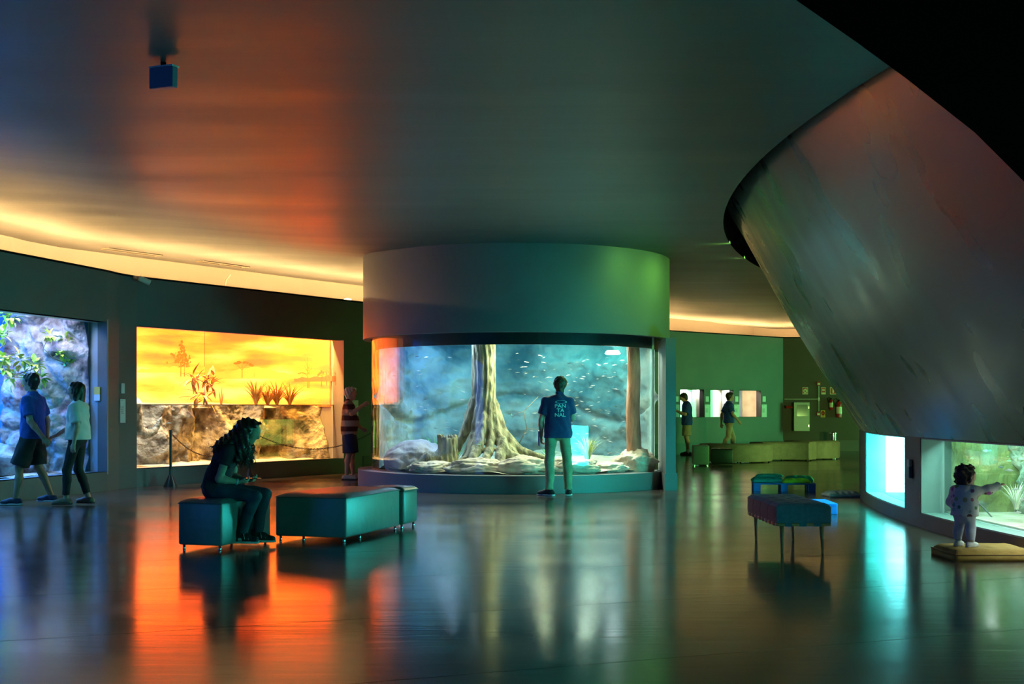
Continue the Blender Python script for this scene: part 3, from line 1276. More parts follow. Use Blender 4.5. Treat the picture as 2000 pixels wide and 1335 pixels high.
for s in (-1, 1):
    for q in (hd[1], hd[2]):
        body.cap(q + F2.n * 0.12 * s - Vector((0, 0, 0.04)), q + F2.n * 0.22 * s - Vector((0, 0, 0.18)), 0.05, 0.03, 0.03)
        body.cap(q + F2.n * 0.22 * s - Vector((0, 0, 0.18)), q + F2.n * 0.24 * s - Vector((0, 0, 0.22)) - F2.u * 0.08, 0.03, 0.02, 0.02)
link('body', body.mesh('body', 0.02), cr, m_croc)
sct = MB()
for i in range(len(tp) - 2):
    for t in (0.0, 0.33, 0.66):
        p = tp[i].lerp(tp[i + 1], t)
        dn = (tp[i + 1] - tp[i]).normalized()
        out = dn.cross(F2.n).normalized()
        if i < 4 and out.dot(F2.u) < 0:
            out = -out
        if i >= 4 and out.z < 0:
            out = -out
        rad = rr[i] * 0.92
        a = p + out * rad
        sct.tube([a - dn * 0.0, a + out * (0.035 - 0.002 * i) + dn * 0.012], [0.018, 0.003], 5)
o = sct.build('tail_scutes', m_croc, cr)
o['kind'] = 'stuff'
for i, (px, py) in enumerate([(468, 838), (338, 800), (330, 826), (404, 836), (424, 812), (522, 838), (452, 866), (612, 880), (588, 812), (640, 822)]):
    o = link('tank_fish', me_fish, loc=f2p(px, py, 0.6), rz=F2.rz + random.uniform(-0.6, 0.6) + (0 if i % 2 else math.pi))
    o.scale = (0.7, 0.7, 0.7)
    tag(o, 'small fish swimming in front of the rock face of the sunset aquarium', 'fish', 'fish in the sunset aquarium')

# lamps of the sunset tank: spots under its roof and submerged ones over the rocks
for (a, p, c) in ((4.6, 1.5, (1.0, 0.52, 0.08)), (3.2, 1.0, (1.0, 0.58, 0.18)), (1.8, 0.6, (0.95, 0.8, 0.65)), (0.5, 0.55, (0.7, 0.85, 1.0))):
    area_lamp('tank_lamp', F2.P(a, 0.42, 3.1), F2.P(a, 1.0, 0.6), 0.9, 0.15, LV['mural_lamp'] * p * 0.25, c)
# ================================================================== cylindrical aquarium in the middle
DX, DY = 0.075, 22.2
RD, RG, RBASE = 2.64, 2.50, 2.73
drum = empty('cylindrical_aquarium', (DX, DY, 0))
tag(drum, 'large cylindrical aquarium with curved glass and a plain drum reaching the ceiling', 'aquarium')
NS = 128


def ring(mb, r0, r1, z0, z1, a0=0.0, a1=2 * math.pi, n=NS):
    full = abs(a1 - a0 - 2 * math.pi) < 1e-6
    cols = []
    m = n if full else n + 1
    for k in range(m):
        t = a0 + (a1 - a0) * k / n
        c, s_ = math.cos(t), math.sin(t)
        cols.append([mb.bm.verts.new((r * c, r * s_, z)) for (r, z) in ((r0, z0), (r1, z0), (r1, z1), (r0, z1))])
    for k in range(n):
        a = cols[k]
        b = cols[(k + 1) % m]
        for i in range(4):
            j = (i + 1) % 4
            mb.bm.faces.new((a[i], b[i], b[j], a[j]))
    if not full:
        mb.bm.faces.new(cols[0])
        mb.bm.faces.new(list(reversed(cols[-1])))


mb = MB()
ring(mb, 0.2, RBASE, 0.0, 0.27)
auto_smooth(mb.build('base', m_drum, drum))
mb = MB()
ring(mb, RD - 0.12, RD, 2.47, ZC + 0.04)
auto_smooth(mb.build('drum_header', m_drum, drum))
mb = MB()
ring(mb, RG - 0.09, RG - 0.02, 2.285, 2.50)
auto_smooth(mb.build('rim_band', M('rim_black', (0.018, 0.02, 0.02), rough=0.35), drum))
mb = MB()
ring(mb, 0.0, RD - 0.12, 2.60, 2.66)
mb.build('tank_lid', m_black, drum)
mb = MB()
A0, A1 = R(-180 - 12), R(-24)
ring(mb, RG - 0.05, RG, 0.27, 2.47, A0, A1)
auto_smooth(mb.build('curved_glass', glass_mat('curved_glass', (0.93, 0.985, 1.0)), drum))
mb = MB()
mb.box((2.44 - DX, 20.3 - DY, 0.27), (2.60 - DX, 21.35 - DY, 2.42))
mb.build('pier', m_drum, drum)
mb = MB()
mb.box((2.42 - DX, 20.28 - DY, 0.0), (2.62 - DX, 21.5 - DY, 0.27))
mb.build('pier_base', m_drum, drum)
mb = MB()
mb.box((2.30 - DX, 21.12 - DY, 0.27), (2.345 - DX, 21.2 - DY, 2.47))
mb.build('glass_edge', M('glass_edge', (0.35, 0.65, 0.62), rough=0.2), drum)

# painted rock backdrop of the tank (rear half), shaped
m_bdrop = M('backdrop_rock', (0.05, 0.10, 0.11), (0.30, 0.36, 0.32), scale=1.3, rough=0.85, bump=1.0, bscale=8, detail=8, lo=0.36, hi=0.66)


def bd_pt(a, b):
    t = R(-16) + R(214) * a
    z = 0.25 + 2.32 * b
    v = Vector((math.cos(t) * 2.2, math.sin(t) * 2.2, z))
    ed = min(1.0, min(a, 1 - a) / 0.10)
    r = 2.18 + (1 - ed) * 0.24 + ed * 0.5 * craggy(Vector((v.x * 0.8, v.y * 0.8, v.z * 1.2)) + Vector((7, 3, 1)), 0.30, 0.9) - 0.10 * math.exp(-((z - 1.3 + 0.25 * math.sin(t * 3)) / 0.06) ** 2) * -1.0
    return (r * math.cos(t), r * math.sin(t) * (0.92 if math.sin(t) > 0 else 1.0), z)


mb = MB()
mb.grid(160, 70, bd_pt)
bdp = mb.build('rock_backdrop', m_bdrop, loc=(DX, DY, 0), smooth=True)
tag(bdp, 'blue-green painted rock backdrop curving behind the cylindrical aquarium', 'backdrop')

# sand bed with low stones
def bed_pt(a, b):
    t = 2 * math.pi * a
    r = 2.43 * b
    x, y = r * math.cos(t), r * math.sin(t)
    z = 0.30 + 0.05 * noise.fractal(Vector((x * 1.6, y * 1.6, 2)), 0.8, 2, 5) + 0.05 * max(0, y + 1.2)
    z += 0.10 * max(0, noise.noise(Vector((x * 1.3 + 4, y * 1.3, 0)))) * (1 if y > -2.2 else 0.6)
    return (x, y, max(0.272, z))


mb = MB()
mb.grid(120, 40, bed_pt)
o = mb.build('sand_bed', m_sand, loc=(DX, DY, 0), smooth=True)
tag(o, 'pale uneven sand bed of the cylindrical aquarium', 'sand')

m_boulder = M('smooth_boulder', (0.30, 0.28, 0.27), (0.52, 0.48, 0.45), scale=2.2, rough=0.85, bump=0.7, bscale=14)
m_pale = M('pale_stone', (0.40, 0.31, 0.22), (0.68, 0.58, 0.45), scale=2.6, rough=0.88, bump=0.9, bscale=14)
for (x, y, r, mt, sd, lab) in (
        (-1.58, 21.25, (0.52, 0.50, 0.34), m_boulder, 1.0, 'big smooth grey boulder at the left side of the cylindrical aquarium'),
        (-0.55, 20.15, (0.46, 0.24, 0.15), m_pale, 2.0, 'low pale stone slab under the tree roots, left of the middle'),
        (0.22, 20.05, (0.42, 0.22, 0.17), m_pale, 4.1, 'pale stone block under the front roots of the tree'),
        (0.95, 20.12, (0.40, 0.22, 0.15), m_pale, 7.2, 'pinkish stone beside the guide\'s legs in the aquarium'),
        (2.02, 20.95, (0.34, 0.30, 0.24), m_pale, 9.3, 'tan rock holding the brown log at the right of the aquarium'),
        (-1.25, 20.35, (0.36, 0.2, 0.11), m_pale, 5.3, 'flat pale stone in front of the big grey boulder'),
        (1.55, 20.6, (0.30, 0.24, 0.10), m_pale, 6.6, 'flat sandy stone between the guide and the brown log')):
    mb = MB()
    mb.ball((0, 0, 0), r, 5, 0.28 if mt is m_pale else 0.12, 1.5, sd)
    o = mb.build('boulder', mt, loc=(x, y, 0.30 + r[2] * 0.42), smooth=True)
    tag(o, lab, 'rock', 'stones in the cylindrical aquarium')

# the buttressed tree: trunk, flaring roots
m_bark = M('mossy_bark', (0.12, 0.11, 0.07), (0.40, 0.36, 0.22), scale=6, rough=0.9, stretch=(2.2, 2.2, 0.6), bump=1.0, bscale=16, detail=8)
tree = empty('buttress_tree', (-0.46, 21.05, 0.3))
tag(tree, 'large tree trunk with flaring buttress roots standing in the cylindrical aquarium', 'tree trunk')
T = SDF()
T.cap((0.02, 0, 0.85), (0.0, 0, 2.20), 0.17, 0.18, 0.06)
T.cap((-0.08, 0.05, 0.75), (-0.05, 0.05, 2.2), 0.13, 0.14, 0.06)
roots = [
    [(-0.06, -0.05, 1.0), (-0.14, -0.12, 0.55), (-0.24, -0.28, 0.22), (-0.50, -0.52, 0.06)],
    [(0.06, -0.08, 0.95), (0.12, -0.22, 0.50), (0.06, -0.50, 0.18), (0.0, -0.80, 0.04)],
    [(0.10, -0.06, 1.0), (0.24, -0.16, 0.55), (0.42, -0.36, 0.22), (0.62, -0.60, 0.05)],
    [(0.14, 0.02, 1.05), (0.32, -0.02, 0.60), (0.62, -0.10, 0.30), (1.25, -0.25, 0.10)],
    [(0.12, 0.0, 0.9), (0.30, -0.08, 0.42), (0.60, -0.30, 0.16), (1.0, -0.52, 0.05)],
    [(-0.14, 0.02, 1.1), (-0.30, 0.05, 0.65), (-0.46, 0.12, 0.35), (-0.62, 0.10, 0.06)],
    [(-0.08, 0.12, 0.9), (-0.20, 0.30, 0.4), (-0.4, 0.5, 0.08)],
    [(0.1, 0.12, 0.9), (0.3, 0.35, 0.4), (0.6, 0.6, 0.08)],
    [(0.02, -0.12, 0.85), (-0.10, -0.34, 0.34), (-0.2, -0.62, 0.10), (-0.3, -0.85, 0.02)],
    [(0.3, -0.25, 0.45), (0.28, -0.50, 0.20), (0.30, -0.75, 0.02)],
    [(0.42, -0.36, 0.22), (0.75, -0.42, 0.13), (1.05, -0.35, 0.08)],
]
for rt in roots:
    n = len(rt)
    for i in range(n - 1):
        r0 = 0.085 * (1 - i / n) ** 0.8 + 0.016
        r1 = 0.085 * (1 - (i + 1) / n) ** 0.8 + 0.016
        T.cap(rt[i], rt[i + 1], r0, r1, 0.035)
T.disp = lambda x, y, z: 0.012 * np.sin(np.arctan2(y, x) * 14 + 3 * np.sin(z * 3)) + 0.008 * np.sin(z * 23 + x * 31) * np.sin(y * 37)
link('trunk', T.mesh('trunk', 0.022), tree, m_bark)

lg = MB()
lg.tube([(0.01 * math.sin(z * 5), 0.01 * math.cos(z * 4), z) for z in np.linspace(0.0, 2.2, 12)], [0.135, 0.125, 0.12, 0.118, 0.115, 0.112, 0.11, 0.108, 0.107, 0.106, 0.105, 0.105], 16)
o = lg.build('log_post', M('brown_bark', (0.20, 0.085, 0.04), (0.42, 0.20, 0.10), scale=5, rough=0.85, stretch=(2.5, 2.5, 0.5), bump=0.9, bscale=14), loc=(1.985, 20.92, 0.3), smooth=True)
tag(o, 'upright reddish-brown log at the right side of the cylindrical aquarium', 'log')

S = SDF()
S.cap((0, 0, 0.0), (0.0, 0, 0.46), 0.17, 0.15, 0.05)
S.cap((-0.1, -0.05, 0.40), (-0.14, -0.05, 0.56), 0.05, 0.03, 0.04)
S.cap((0.1, -0.02, 0.40), (0.13, -0.02, 0.55), 0.05, 0.03, 0.04)
S.cap((0, 0.0, 0.40), (0, -0.02, 0.70), 0.09, 0.12, 0.02, sub=True)
S.cap((0.02, -0.05, 0.12), (-0.30, -0.12, 0.22), 0.12, 0.10, 0.08)
S.cap((-0.30, -0.12, 0.12), (-0.62, -0.15, 0.02), 0.12, 0.05, 0.08)
S.cap((0.05, -0.05, 0.1), (0.26, -0.18, 0.0), 0.09, 0.05, 0.06)
S.disp = T.disp
stump = empty('hollow_stump', (-1.04, 20.72, 0.30))
tag(stump, 'hollow broken stump beside the buttress tree in the aquarium', 'stump')
link('wood', S.mesh('wood', 0.02), stump, m_bark)

m_weed = M('water_grass', (0.02, 0.16, 0.03), (0.10, 0.42, 0.06), scale=5, rough=0.5)
for (x, y, n, h, sp, lab) in ((-1.28, 21.5, 70, 0.62, 0.42, 'big clump of long green water grass behind the grey boulder'),
                              (-0.95, 21.7, 40, 0.5, 0.35, 'smaller clump of water grass behind the hollow stump'),
                              (0.62, 21.4, 50, 0.40, 0.28, 'low green grass clump behind the long right-hand root'),
                              (1.25, 21.2, 80, 0.62, 0.35, 'feathery pale grass clump to the right of the guide'),
                              (-1.75, 22.2, 40, 0.6, 0.35, 'dim weed clump at the far left of the aquarium')):
    grass_tuft('water_grass', lab, (x, y, 0.36), n, h, sp, m_weed if 'pale' not in lab else M('pale_weed', (0.30, 0.36, 0.10), (0.5, 0.52, 0.22), scale=5, rough=0.5),
               'water plant', 'water grass in the cylindrical aquarium', 0.016, 0.5)
for (pts, lab) in (([(0.02, 21.9, 0.5), (0.25, 21.8, 0.95), (0.2, 21.8, 1.25), (0.45, 21.9, 1.5)], 'thin bare twigs rising between the tree and the guide'),):
    branch('bare_branch', lab, [Vector(p) for p in pts], [(Vector((0.55, 21.8, 0.9)), 0.05), (Vector((0.0, 21.8, 1.15)), 0.05)], [m_weed, m_weed], 'branch', nleaf=4, L=0.04, W=0.01)

me_small = fish_mesh(0.085).mesh('small_fish')
me_small.materials.append(m_fish)
rnd = random.Random(11)
cnt = 0
while cnt < 210:
    t = rnd.uniform(-math.pi, 0.3)
    r = rnd.uniform(0.9, 2.36)
    x, y = r * math.cos(t), r * math.sin(t) * 0.97
    z = rnd.uniform(0.55, 2.2)
    if rnd.random() < 0.5:
        x = abs(x) * 0.95 + 0.0
    if x > 2.1 or (x * x + y * y) > 2.36 ** 2 or y > 1.2:
        continue
    if math.hypot(x + 0.5, y + 1.15) < 0.45 or math.hypot(x - 1.91, y + 1.28) < 0.25:
        continue
    o = link('shoal_fish', me_small, loc=(DX + x, DY + y, z), rz=rnd.choice((0, math.pi)) + rnd.uniform(-0.5, 0.5))
    o.rotation_euler[1] = rnd.uniform(-0.35, 0.35)
    k = rnd.uniform(0.5, 1.1)
    o.scale = (k, k * 0.8, k * 0.55)
    tag(o, 'tiny silvery fish of the shoal in the cylindrical aquarium', 'fish', 'shoal in the cylindrical aquarium')
    cnt += 1

# lamps under the lid of the cylindrical tank
for (x, y, tx, ty, p, c, sx) in ((0.45, 20.9, 0.0, 20.8, 1.5, (0.95, 1.0, 0.55), 0.6), (-1.3, 21.2, -1.3, 20.9, 1.1, (0.50, 0.72, 1.0), 0.7), (1.5, 21.3, 1.5, 20.9, 1.3, (0.85, 1.0, 0.75), 0.7),
                                 (0.2, 22.6, 0.3, 24.2, 0.95, (0.10, 0.62, 0.75), 1.2), (-1.2, 22.5, -1.5, 24.0, 0.8, (0.04, 0.30, 0.95), 0.8), (1.3, 22.6, 1.5, 24.0, 1.05, (0.14, 0.80, 0.75), 0.8)):
    area_lamp('tank_lamp', (x, y, 2.56), (tx, ty, 0.3), sx, 0.4, LV['drum'] * p * 0.2, c)
# one round spot lamp that shows through the water
sp_ = MB()
sp_.lathe([(0.02, 0.05), (0.10, 0.05), (0.13, 0.0), (0.11, -0.01), (0.02, -0.012)], 20)
so = sp_.build('spot_lamp', emis('spot_white', (0.95, 0.98, 1.0), 14.0), loc=(1.66, 21.1, 2.20))
tag(so, 'bright white spot lamp glaring at the top of the cylindrical aquarium', 'lamp')
spot_lamp('spot_light', (1.66, 21.1, 2.17), (1.7, 20.9, 0.3), 160, (0.9, 0.97, 1.0), 80)

# ================================================================== low windows under the hull
def hb(y, off=0.0):
    return Vector((x_arc(RB, y) + off, y))


GAPS = [(4.0, 8.3, 'w'), (8.95, 14.0, 'w'), (14.65, 17.55, 'w'), (20.4, 25.6, 'w'), (26.6, 30.4, 'w')]  # first and last two are unseen, added for their coloured light
SZ, HZ = 0.15, 0.975
hw_ = MB()


def hull_strip(mb, y0, y1, z0, z1, d0=0.0, d1=0.22, n=12):
    a = [hb(y0 + (y1 - y0) * i / n) for i in range(n + 1)]
    c = Vector((CX, CY))
    def o_(p, d):
        v = (c - p).normalized()
        return p + v * d
    poly = [o_(p, d0) for p in a] + [o_(p, d1) for p in reversed(a)]
    mb.prism(poly, z0, z1)


hull_strip(hw_, -8.4, 35, 0, SZ, n=80)
hull_strip(hw_, -8.4, 35, HZ, 1.02, n=80)
prev = -8.4
for (a, b, _) in GAPS:
    hull_strip(hw_, prev, a, SZ, HZ)
    prev = b
hull_strip(hw_, prev, 35, SZ, HZ)
tag(hw_.build('wall_plinth', M('plinth_dark', (0.07, 0.06, 0.06), (0.085, 0.075, 0.075), scale=3, rough=0.6)), kind='structure')


def hpos(y, d, z):
    p = hb(y)
    v = (Vector((CX, CY)) - p).normalized()
    q = p + v * d
    return Vector((q.x, q.y, z))


m_tealrev = M('teal_reveal', (0.30, 0.42, 0.40), (0.36, 0.48, 0.46), scale=4, rough=0.55)
for i, (a, b, _) in enumerate(GAPS):
    e = empty('window_%d' % (i + 3), (0, 0, 0))
    e['kind'] = 'structure'
    f = MB()
    hull_strip(f, a, b, SZ - 0.0, SZ + 0.012, 0.01, 0.26)
    hull_strip(f, a, b, HZ - 0.012, HZ, 0.01, 0.26)
    hull_strip(f, a, a + 0.012, SZ, HZ, 0.01, 0.26, 1)
    hull_strip(f, b - 0.012, b, SZ, HZ, 0.01, 0.26, 1)
    f.build('window_frame', m_tealrev, e)
    g = MB()
    hull_strip(g, a + 0.012, b - 0.012, SZ + 0.012, HZ - 0.012, 0.21, 0.24)
    g.build('glass_pane', m_glass, e)
    # tank room
    t_ = MB()
    D = 1.5
    hull_strip(t_, a - 0.05, b + 0.05, SZ - 0.05, HZ + 0.3, 0.26 + D, 0.31 + D)
    hull_strip(t_, a - 0.05, b + 0.05, HZ + 0.3, HZ + 0.34, 0.24, 0.31 + D)
    hull_strip(t_, a - 0.05, b + 0.05, SZ - 0.05, SZ, 0.26, 0.31 + D)
    hull_strip(t_, a - 0.08, a - 0.03, SZ - 0.05, HZ + 0.3, 0.24, 0.31 + D, 1)
    hull_strip(t_, b + 0.03, b + 0.08, SZ - 0.05, HZ + 0.3, 0.24, 0.31 + D, 1)
    hull_strip(t_, a - 0.05, b + 0.05, HZ - 0.0, HZ + 0.3, 0.22, 0.24)
    o = t_.build('wall_tank_low_%d' % i, M('low_tank_lining', (0.20, 0.30, 0.22), (0.28, 0.40, 0.30), scale=3, rough=0.8))
    tag(o, kind='structure')

# backlit white panel in the narrow window
wp = MB()
hull_strip(wp, 14.7, 17.3, SZ + 0.01, HZ + 0.2, 0.62, 0.66)
o = wp.build('glow_panel', emis('cyan_back_panel', (0.03, 0.85, 0.80), LV['reef_back']))
tag(o, 'cyan glowing panel along the back of the narrow low window', 'light panel')
wp = MB()
hull_strip(wp, 17.46, 17.50, SZ + 0.01, HZ + 0.2, 0.26, 1.5, 1)
o = wp.build('glow_panel', emis('white_panel', (0.30, 0.88, 1.0), LV['reef_panel']))
tag(o, 'glowing white backlit panel seen through the narrow low window', 'light panel')
# rock walls in the wide low window
m_reef = M('reef_rock', (0.12, 0.14, 0.09), (0.46, 0.47, 0.38), scale=2.6, rough=0.9, bump=3.0, bscale=12, detail=10)
m_lime = M('lime_rock', (0.10, 0.12, 0.03), (0.24, 0.26, 0.08), scale=3.5, rough=0.9, bump=3.0, bscale=12, detail=10, stretch=(1, 1, 0.5))
mb = MB()
mb.grid(90, 30, lambda a, b: hpos(8.9 + 5.15 * a, 1.05 + 0.55 * craggy(Vector((a * 5, b * 1.2, 8)), 0.4, 1.2) - 0.35 * max(0, 0.5 - a), SZ + 0.0 + (HZ + 0.28 - SZ) * b))
o = mb.build('reef_rock', m_reef, smooth=True)
tag(o, 'rough pale rock wall inside the wide low aquarium beside the toddler', 'rock')
mb = MB()
mb.grid(30, 30, lambda a, b: hpos(13.85 - 0.25 * a * 0 - 0.10 * craggy(Vector((a * 2, b * 2, 1)), 0.5, 1.3), 0.30 + 0.9 * a, SZ + (HZ + 0.28 - SZ) * b))
o = mb.build('side_rock', m_lime, smooth=True)
tag(o, 'greenish rock slab at the left end of the wide low aquarium', 'rock')
mb = MB()
hull_strip(mb, 8.95, 14.0, SZ + 0.0, SZ + 0.03, 0.27, 1.2)
o = mb.build('tank_gravel', m_sand)
tag(o, 'gravel strip on the floor of the wide low aquarium', 'gravel')
lf = MB()
add_leaf(lf, Vector((0, 0, 0)), Vector((1, 0, 0.2)), Vector((0, 0, 1)), 0.05, 0.03)
me_fl = lf.mesh('floating_leaf')
me_fl.materials.append(M('leaf_float', (0.03, 0.20, 0.07), (0.06, 0.30, 0.1), scale=6, rough=0.5))


def low_pt(px, py, d):
    lo_, hi_ = 5.0, 20.0
    for _ in range(40):
        m_ = (lo_ + hi_) / 2
        q = hpos(m_, d, 0)
        if 1000 + FPX * q.x / q.y > px:
            lo_ = m_
        else:
            hi_ = m_
    q = hpos((lo_ + hi_) / 2, d, 0)
    return Vector((q.x, q.y, EYE - (py - 797) / FPX * q.y))


for i, (px, py) in enumerate([(1903, 895), (1937, 880), (1947, 899), (1968, 891), (1975, 900), (1993, 900), (1959, 902), (1988, 995), (1958, 902), (1999, 896), (1918, 890), (1940, 902)]):
    p = low_pt(px, py, 0.5)
    o = link('floating_leaf', me_fl, loc=p, rz=random.uniform(0, 6))
    o.rotation_euler[0] = random.uniform(-1, 1)
    tag(o, 'small dark leaf drifting in the wide low aquarium', 'leaf', 'leaves drifting in the low aquarium')
for i, (px, py) in enumerate([(1940, 1012), (1934, 1025), (1988, 1000), (1926, 880), (1955, 912), (1971, 918), (1984, 955), (1996, 975)]):
    o = link('shoal_fish', me_small, loc=low_pt(px, py, 0.5), rz=random.uniform(0, 6))
    tag(o, 'small pale fish in the wide low aquarium beside the toddler', 'fish', 'fish in the low aquarium')
mb = MB()
for k in range(1):
    mb.tube([low_pt(1838, 892, 0.55), low_pt(1850, 915, 0.5), low_pt(1862, 935, 0.5), low_pt(1880, 960, 0.5), low_pt(1920, 990, 0.5), low_pt(1945, 1018, 0.5)], [0.008] * 6, 6)
o = mb.build('vine', m_twig, smooth=True)
tag(o, 'thin dark vine trailing diagonally in the wide low aquarium', 'vine')
grass_tuft('water_grass', 'pale feathery weed near the toddler\'s hand in the low aquarium', low_pt(1985, 985, 0.55) + Vector((0, 0, -0.05)), 60, 0.32, 0.2,
           M('white_weed', (0.5, 0.55, 0.40), (0.7, 0.75, 0.6), scale=5, rough=0.6), 'water plant', None, 0.010, 0.4)
# lamps
lc = MB()
lc.lathe([(0.02, 0.03), (0.05, 0.03), (0.06, 0.0), (0.02, -0.005)], 16)
pl_ = low_pt(1936, 866, 0.62)
o = lc.build('spot_lamp', emis('spot_cool', (0.9, 1.0, 0.95), 14.0), loc=(pl_.x, pl_.y, pl_.z))
tag(o, 'bright spot lamp glaring at the top of the wide low aquarium', 'lamp')
for (y, p, c) in ((9.8, 1.3, (0.85, 1.0, 0.98)), (11.2, 1.3, (0.80, 1.0, 0.95)), (12.6, 0.9, (0.55, 1.0, 0.80)), (13.5, 0.6, (0.30, 1.0, 0.80)), (15.5, 0.5, (0.25, 1.0, 0.9)), (16.8, 0.5, (0.25, 1.0, 0.9))):
    q = hpos(y, 0.55, HZ + 0.28)
    area_lamp('tank_lamp', q, q + Vector((-0.10, 0, -1)), 0.7, 0.35, LV['reef'] * p * 0.25, c)
# unseen green panel added behind the hull to tint drum and rear wall
gp = MB()
hull_strip(gp, 20.45, 25.55, SZ + 0.01, HZ + 0.2, 0.9, 0.94)
o = gp.build('glow_panel', emis('green_fill_panel', (0.17, 0.80, 0.16), LV['green']))
tag(o, 'green light panel added out of view behind the hull', 'light panel')

gp = MB()
hull_strip(gp, 26.65, 30.35, SZ + 0.01, HZ + 0.2, 0.9, 0.94)
o = gp.build('glow_panel', emis('lime_fill_panel', (0.50, 0.80, 0.14), LV['lime']))  # unseen yellow-green panel added to warm the sofa corner
tag(o, 'yellow-green light panel added out of view behind the hull', 'light panel')
for yy in (27.4, 29.3):
    q = hpos(yy, 0.45, 0.62)
    spot_lamp('tank_fill_spot', q, (7.6, 33.6, 0.9), LV['lime_fill_spot'], (0.62, 1.0, 0.22), 120, 0.7, 0.08)  # spots added in the unseen tank to light sofas and end wall
cp = MB()
hull_strip(cp, 4.05, 8.25, SZ + 0.01, HZ + 0.2, 0.8, 0.84)
o = cp.build('glow_panel', emis('cyan_fill_panel', (0.04, 0.90, 0.70), LV['cyan']))  # off-frame cyan panel added to light the bench and stool
tag(o, 'cyan light panel added out of frame, right of the toddler', 'light panel')
# tall green panel added out of view to light the rear wall
e = empty('window_9', (0, 0, 0))
e['kind'] = 'structure'
f = MB()
for (q0, q1) in (((15.7, 35.1, 0.25), (15.9, 35.2, 2.75)), ((15.7, 37.9, 0.25), (15.9, 38.0, 2.75)), ((15.7, 35.1, 0.2), (15.9, 38.0, 0.3)), ((15.7, 35.1, 2.66), (15.9, 38.0, 2.76))):
    f.box(q0, q1)
f.build('window_frame', m_tealrev, e)
f = MB()
f.box((15.72, 35.2, 0.3), (15.76, 37.9, 2.66))
f.build('glass_pane', m_glass, e)
f = MB()
f.box((15.84, 35.2, 0.3), (15.88, 37.9, 2.66))
o = f.build('glow_panel', emis('green_tall_fill_panel', (0.12, 0.75, 0.24), LV['green_tall_fill']))
tag(o, 'tall green light panel added out of view round the corner', 'light panel')

# green fill spotlights added in the ceiling slot to tint the round tank's drum
for (yy, tgt, pw, lab) in ((19.6, (1.9, 20.2, 3.1), 150, 'small green fill spotlight added in the ceiling slot, nearer the camera'), (21.6, (2.3, 21.6, 2.9), 90, 'small green fill spotlight added in the ceiling slot, further back')):
    xx = x_arc(25.86, yy)
    e = empty('slot_fill_spot', (xx, yy, 3.86))
    tag(e, lab, 'lamp', 'fill spotlights added in the ceiling slot')
    dv = (Vector(tgt) - Vector((xx, yy, 3.86))).normalized()
    b_ = MB()
    b_.tube([dv * -0.10, dv * 0.03], [0.035, 0.045], 14)
    b_.build('can', m_black, e)
    b_ = MB()
    b_.tube([dv * -0.06, Vector((0, 0, 0.45))], 0.01, 6)
    b_.build('stem', m_black, e)
    spot_lamp('spot_light', Vector((xx, yy, 3.86)) + dv * 0.06, tgt, pw, (0.30, 1.0, 0.12), 100, 0.9, 0.05)

# ================================================================== three small display niches in the rear wall
m_nrev = M('niche_reveal', (0.10, 0.07, 0.06), rough=0.6)
NL = ['leftmost of the three small wall displays, behind the man looking at his phone', 'middle wall display with a pale blue rock', 'rightmost wall display with tan sand, nearest the sign corner']
NCOL = [((0.30, 0.28, 0.16), (0.55, 0.50, 0.42)), ((0.55, 0.62, 0.75), (0.85, 0.86, 0.92)), ((0.62, 0.45, 0.28), (0.90, 0.78, 0.62))]
for i, (a, b) in enumerate(spans):
    FR = Frame(REAR[3], REAR[4])
    e = empty('display_niche', FR.P(a, 0, 0), FR.rz)
    tag(e, NL[i], 'display', 'small displays in the rear wall')
    L = b - a
    fr = MB()
    for (q0, q1) in (((0, 0, nz0 - 0.02), (L, 0.17, nz0)), ((0, 0, nz1), (L, 0.17, nz1 + 0.02)), ((-0.02, 0, nz0 - 0.02), (0, 0.17, nz1 + 0.02)), ((L, 0, nz0 - 0.02), (L + 0.02, 0.17, nz1 + 0.02))):
        fr.box(q0, q1)
    fr.build('reveal', m_nrev, e)
    g = MB()
    g.box((0, 0.145, nz0), (L, 0.165, nz1))
    g.build('glass_pane', m_glass, e)
    bx_ = MB()
    bx_.box((-0.6, 1.15, nz0 - 0.1), (L + 0.6, 1.2, nz1 + 0.1))
    bx_.box((-0.6, 0.175, nz1 + 0.02), (L + 0.6, 1.2, nz1 + 0.1))
    bx_.box((-0.6, 0.175, nz0 - 0.1), (L + 0.6, 1.2, nz0 - 0.02))
    bx_.box((-0.62, 0.175, nz0 - 0.1), (-0.6, 1.2, nz1 + 0.1))
    bx_.box((L + 0.6, 0.175, nz0 - 0.1), (L + 0.62, 1.2, nz1 + 0.1))
    bx_.build('back_box', M('niche_back%d' % i, *NCOL[i], scale=2.0, rough=0.8, lo=0.3, hi=0.7), e)
    st = MB()
    st.ball((L * 0.85, 0.95, nz0 + 0.15), (0.42, 0.18, 0.34 - 0.05 * i), 3, 0.35, 1.7, i * 2.2 + 1, flat=nz0 - 0.02)
    st.build('stone', M('niche_stone%d' % i, tuple(c * 0.55 for c in NCOL[i][0]), NCOL[i][0], scale=4, rough=0.8), e, smooth=True)
    area_lamp('niche_lamp', FR.P(a + L / 2, 0.5, nz1 + 0.0), FR.P(a + L / 2 + 0.3, 0.9, nz0), L * 0.9, 0.3, LV['niche'] * (0.6, 1.3, 1.3)[i], [(1, 0.9, 0.8), (0.9, 0.92, 1.0), (1.0, 0.86, 0.68)][i])
# ================================================================== leather bench modules
m_leather = M('teal_leather', (0.17, 0.20, 0.205), (0.21, 0.24, 0.245), scale=3, rough=0.38, bump=0.25, bscale=9, spec=0.6)
m_chrome = M('chrome', (0.6, 0.6, 0.6), rough=0.15, metal=1.0)
BR = R(-17)


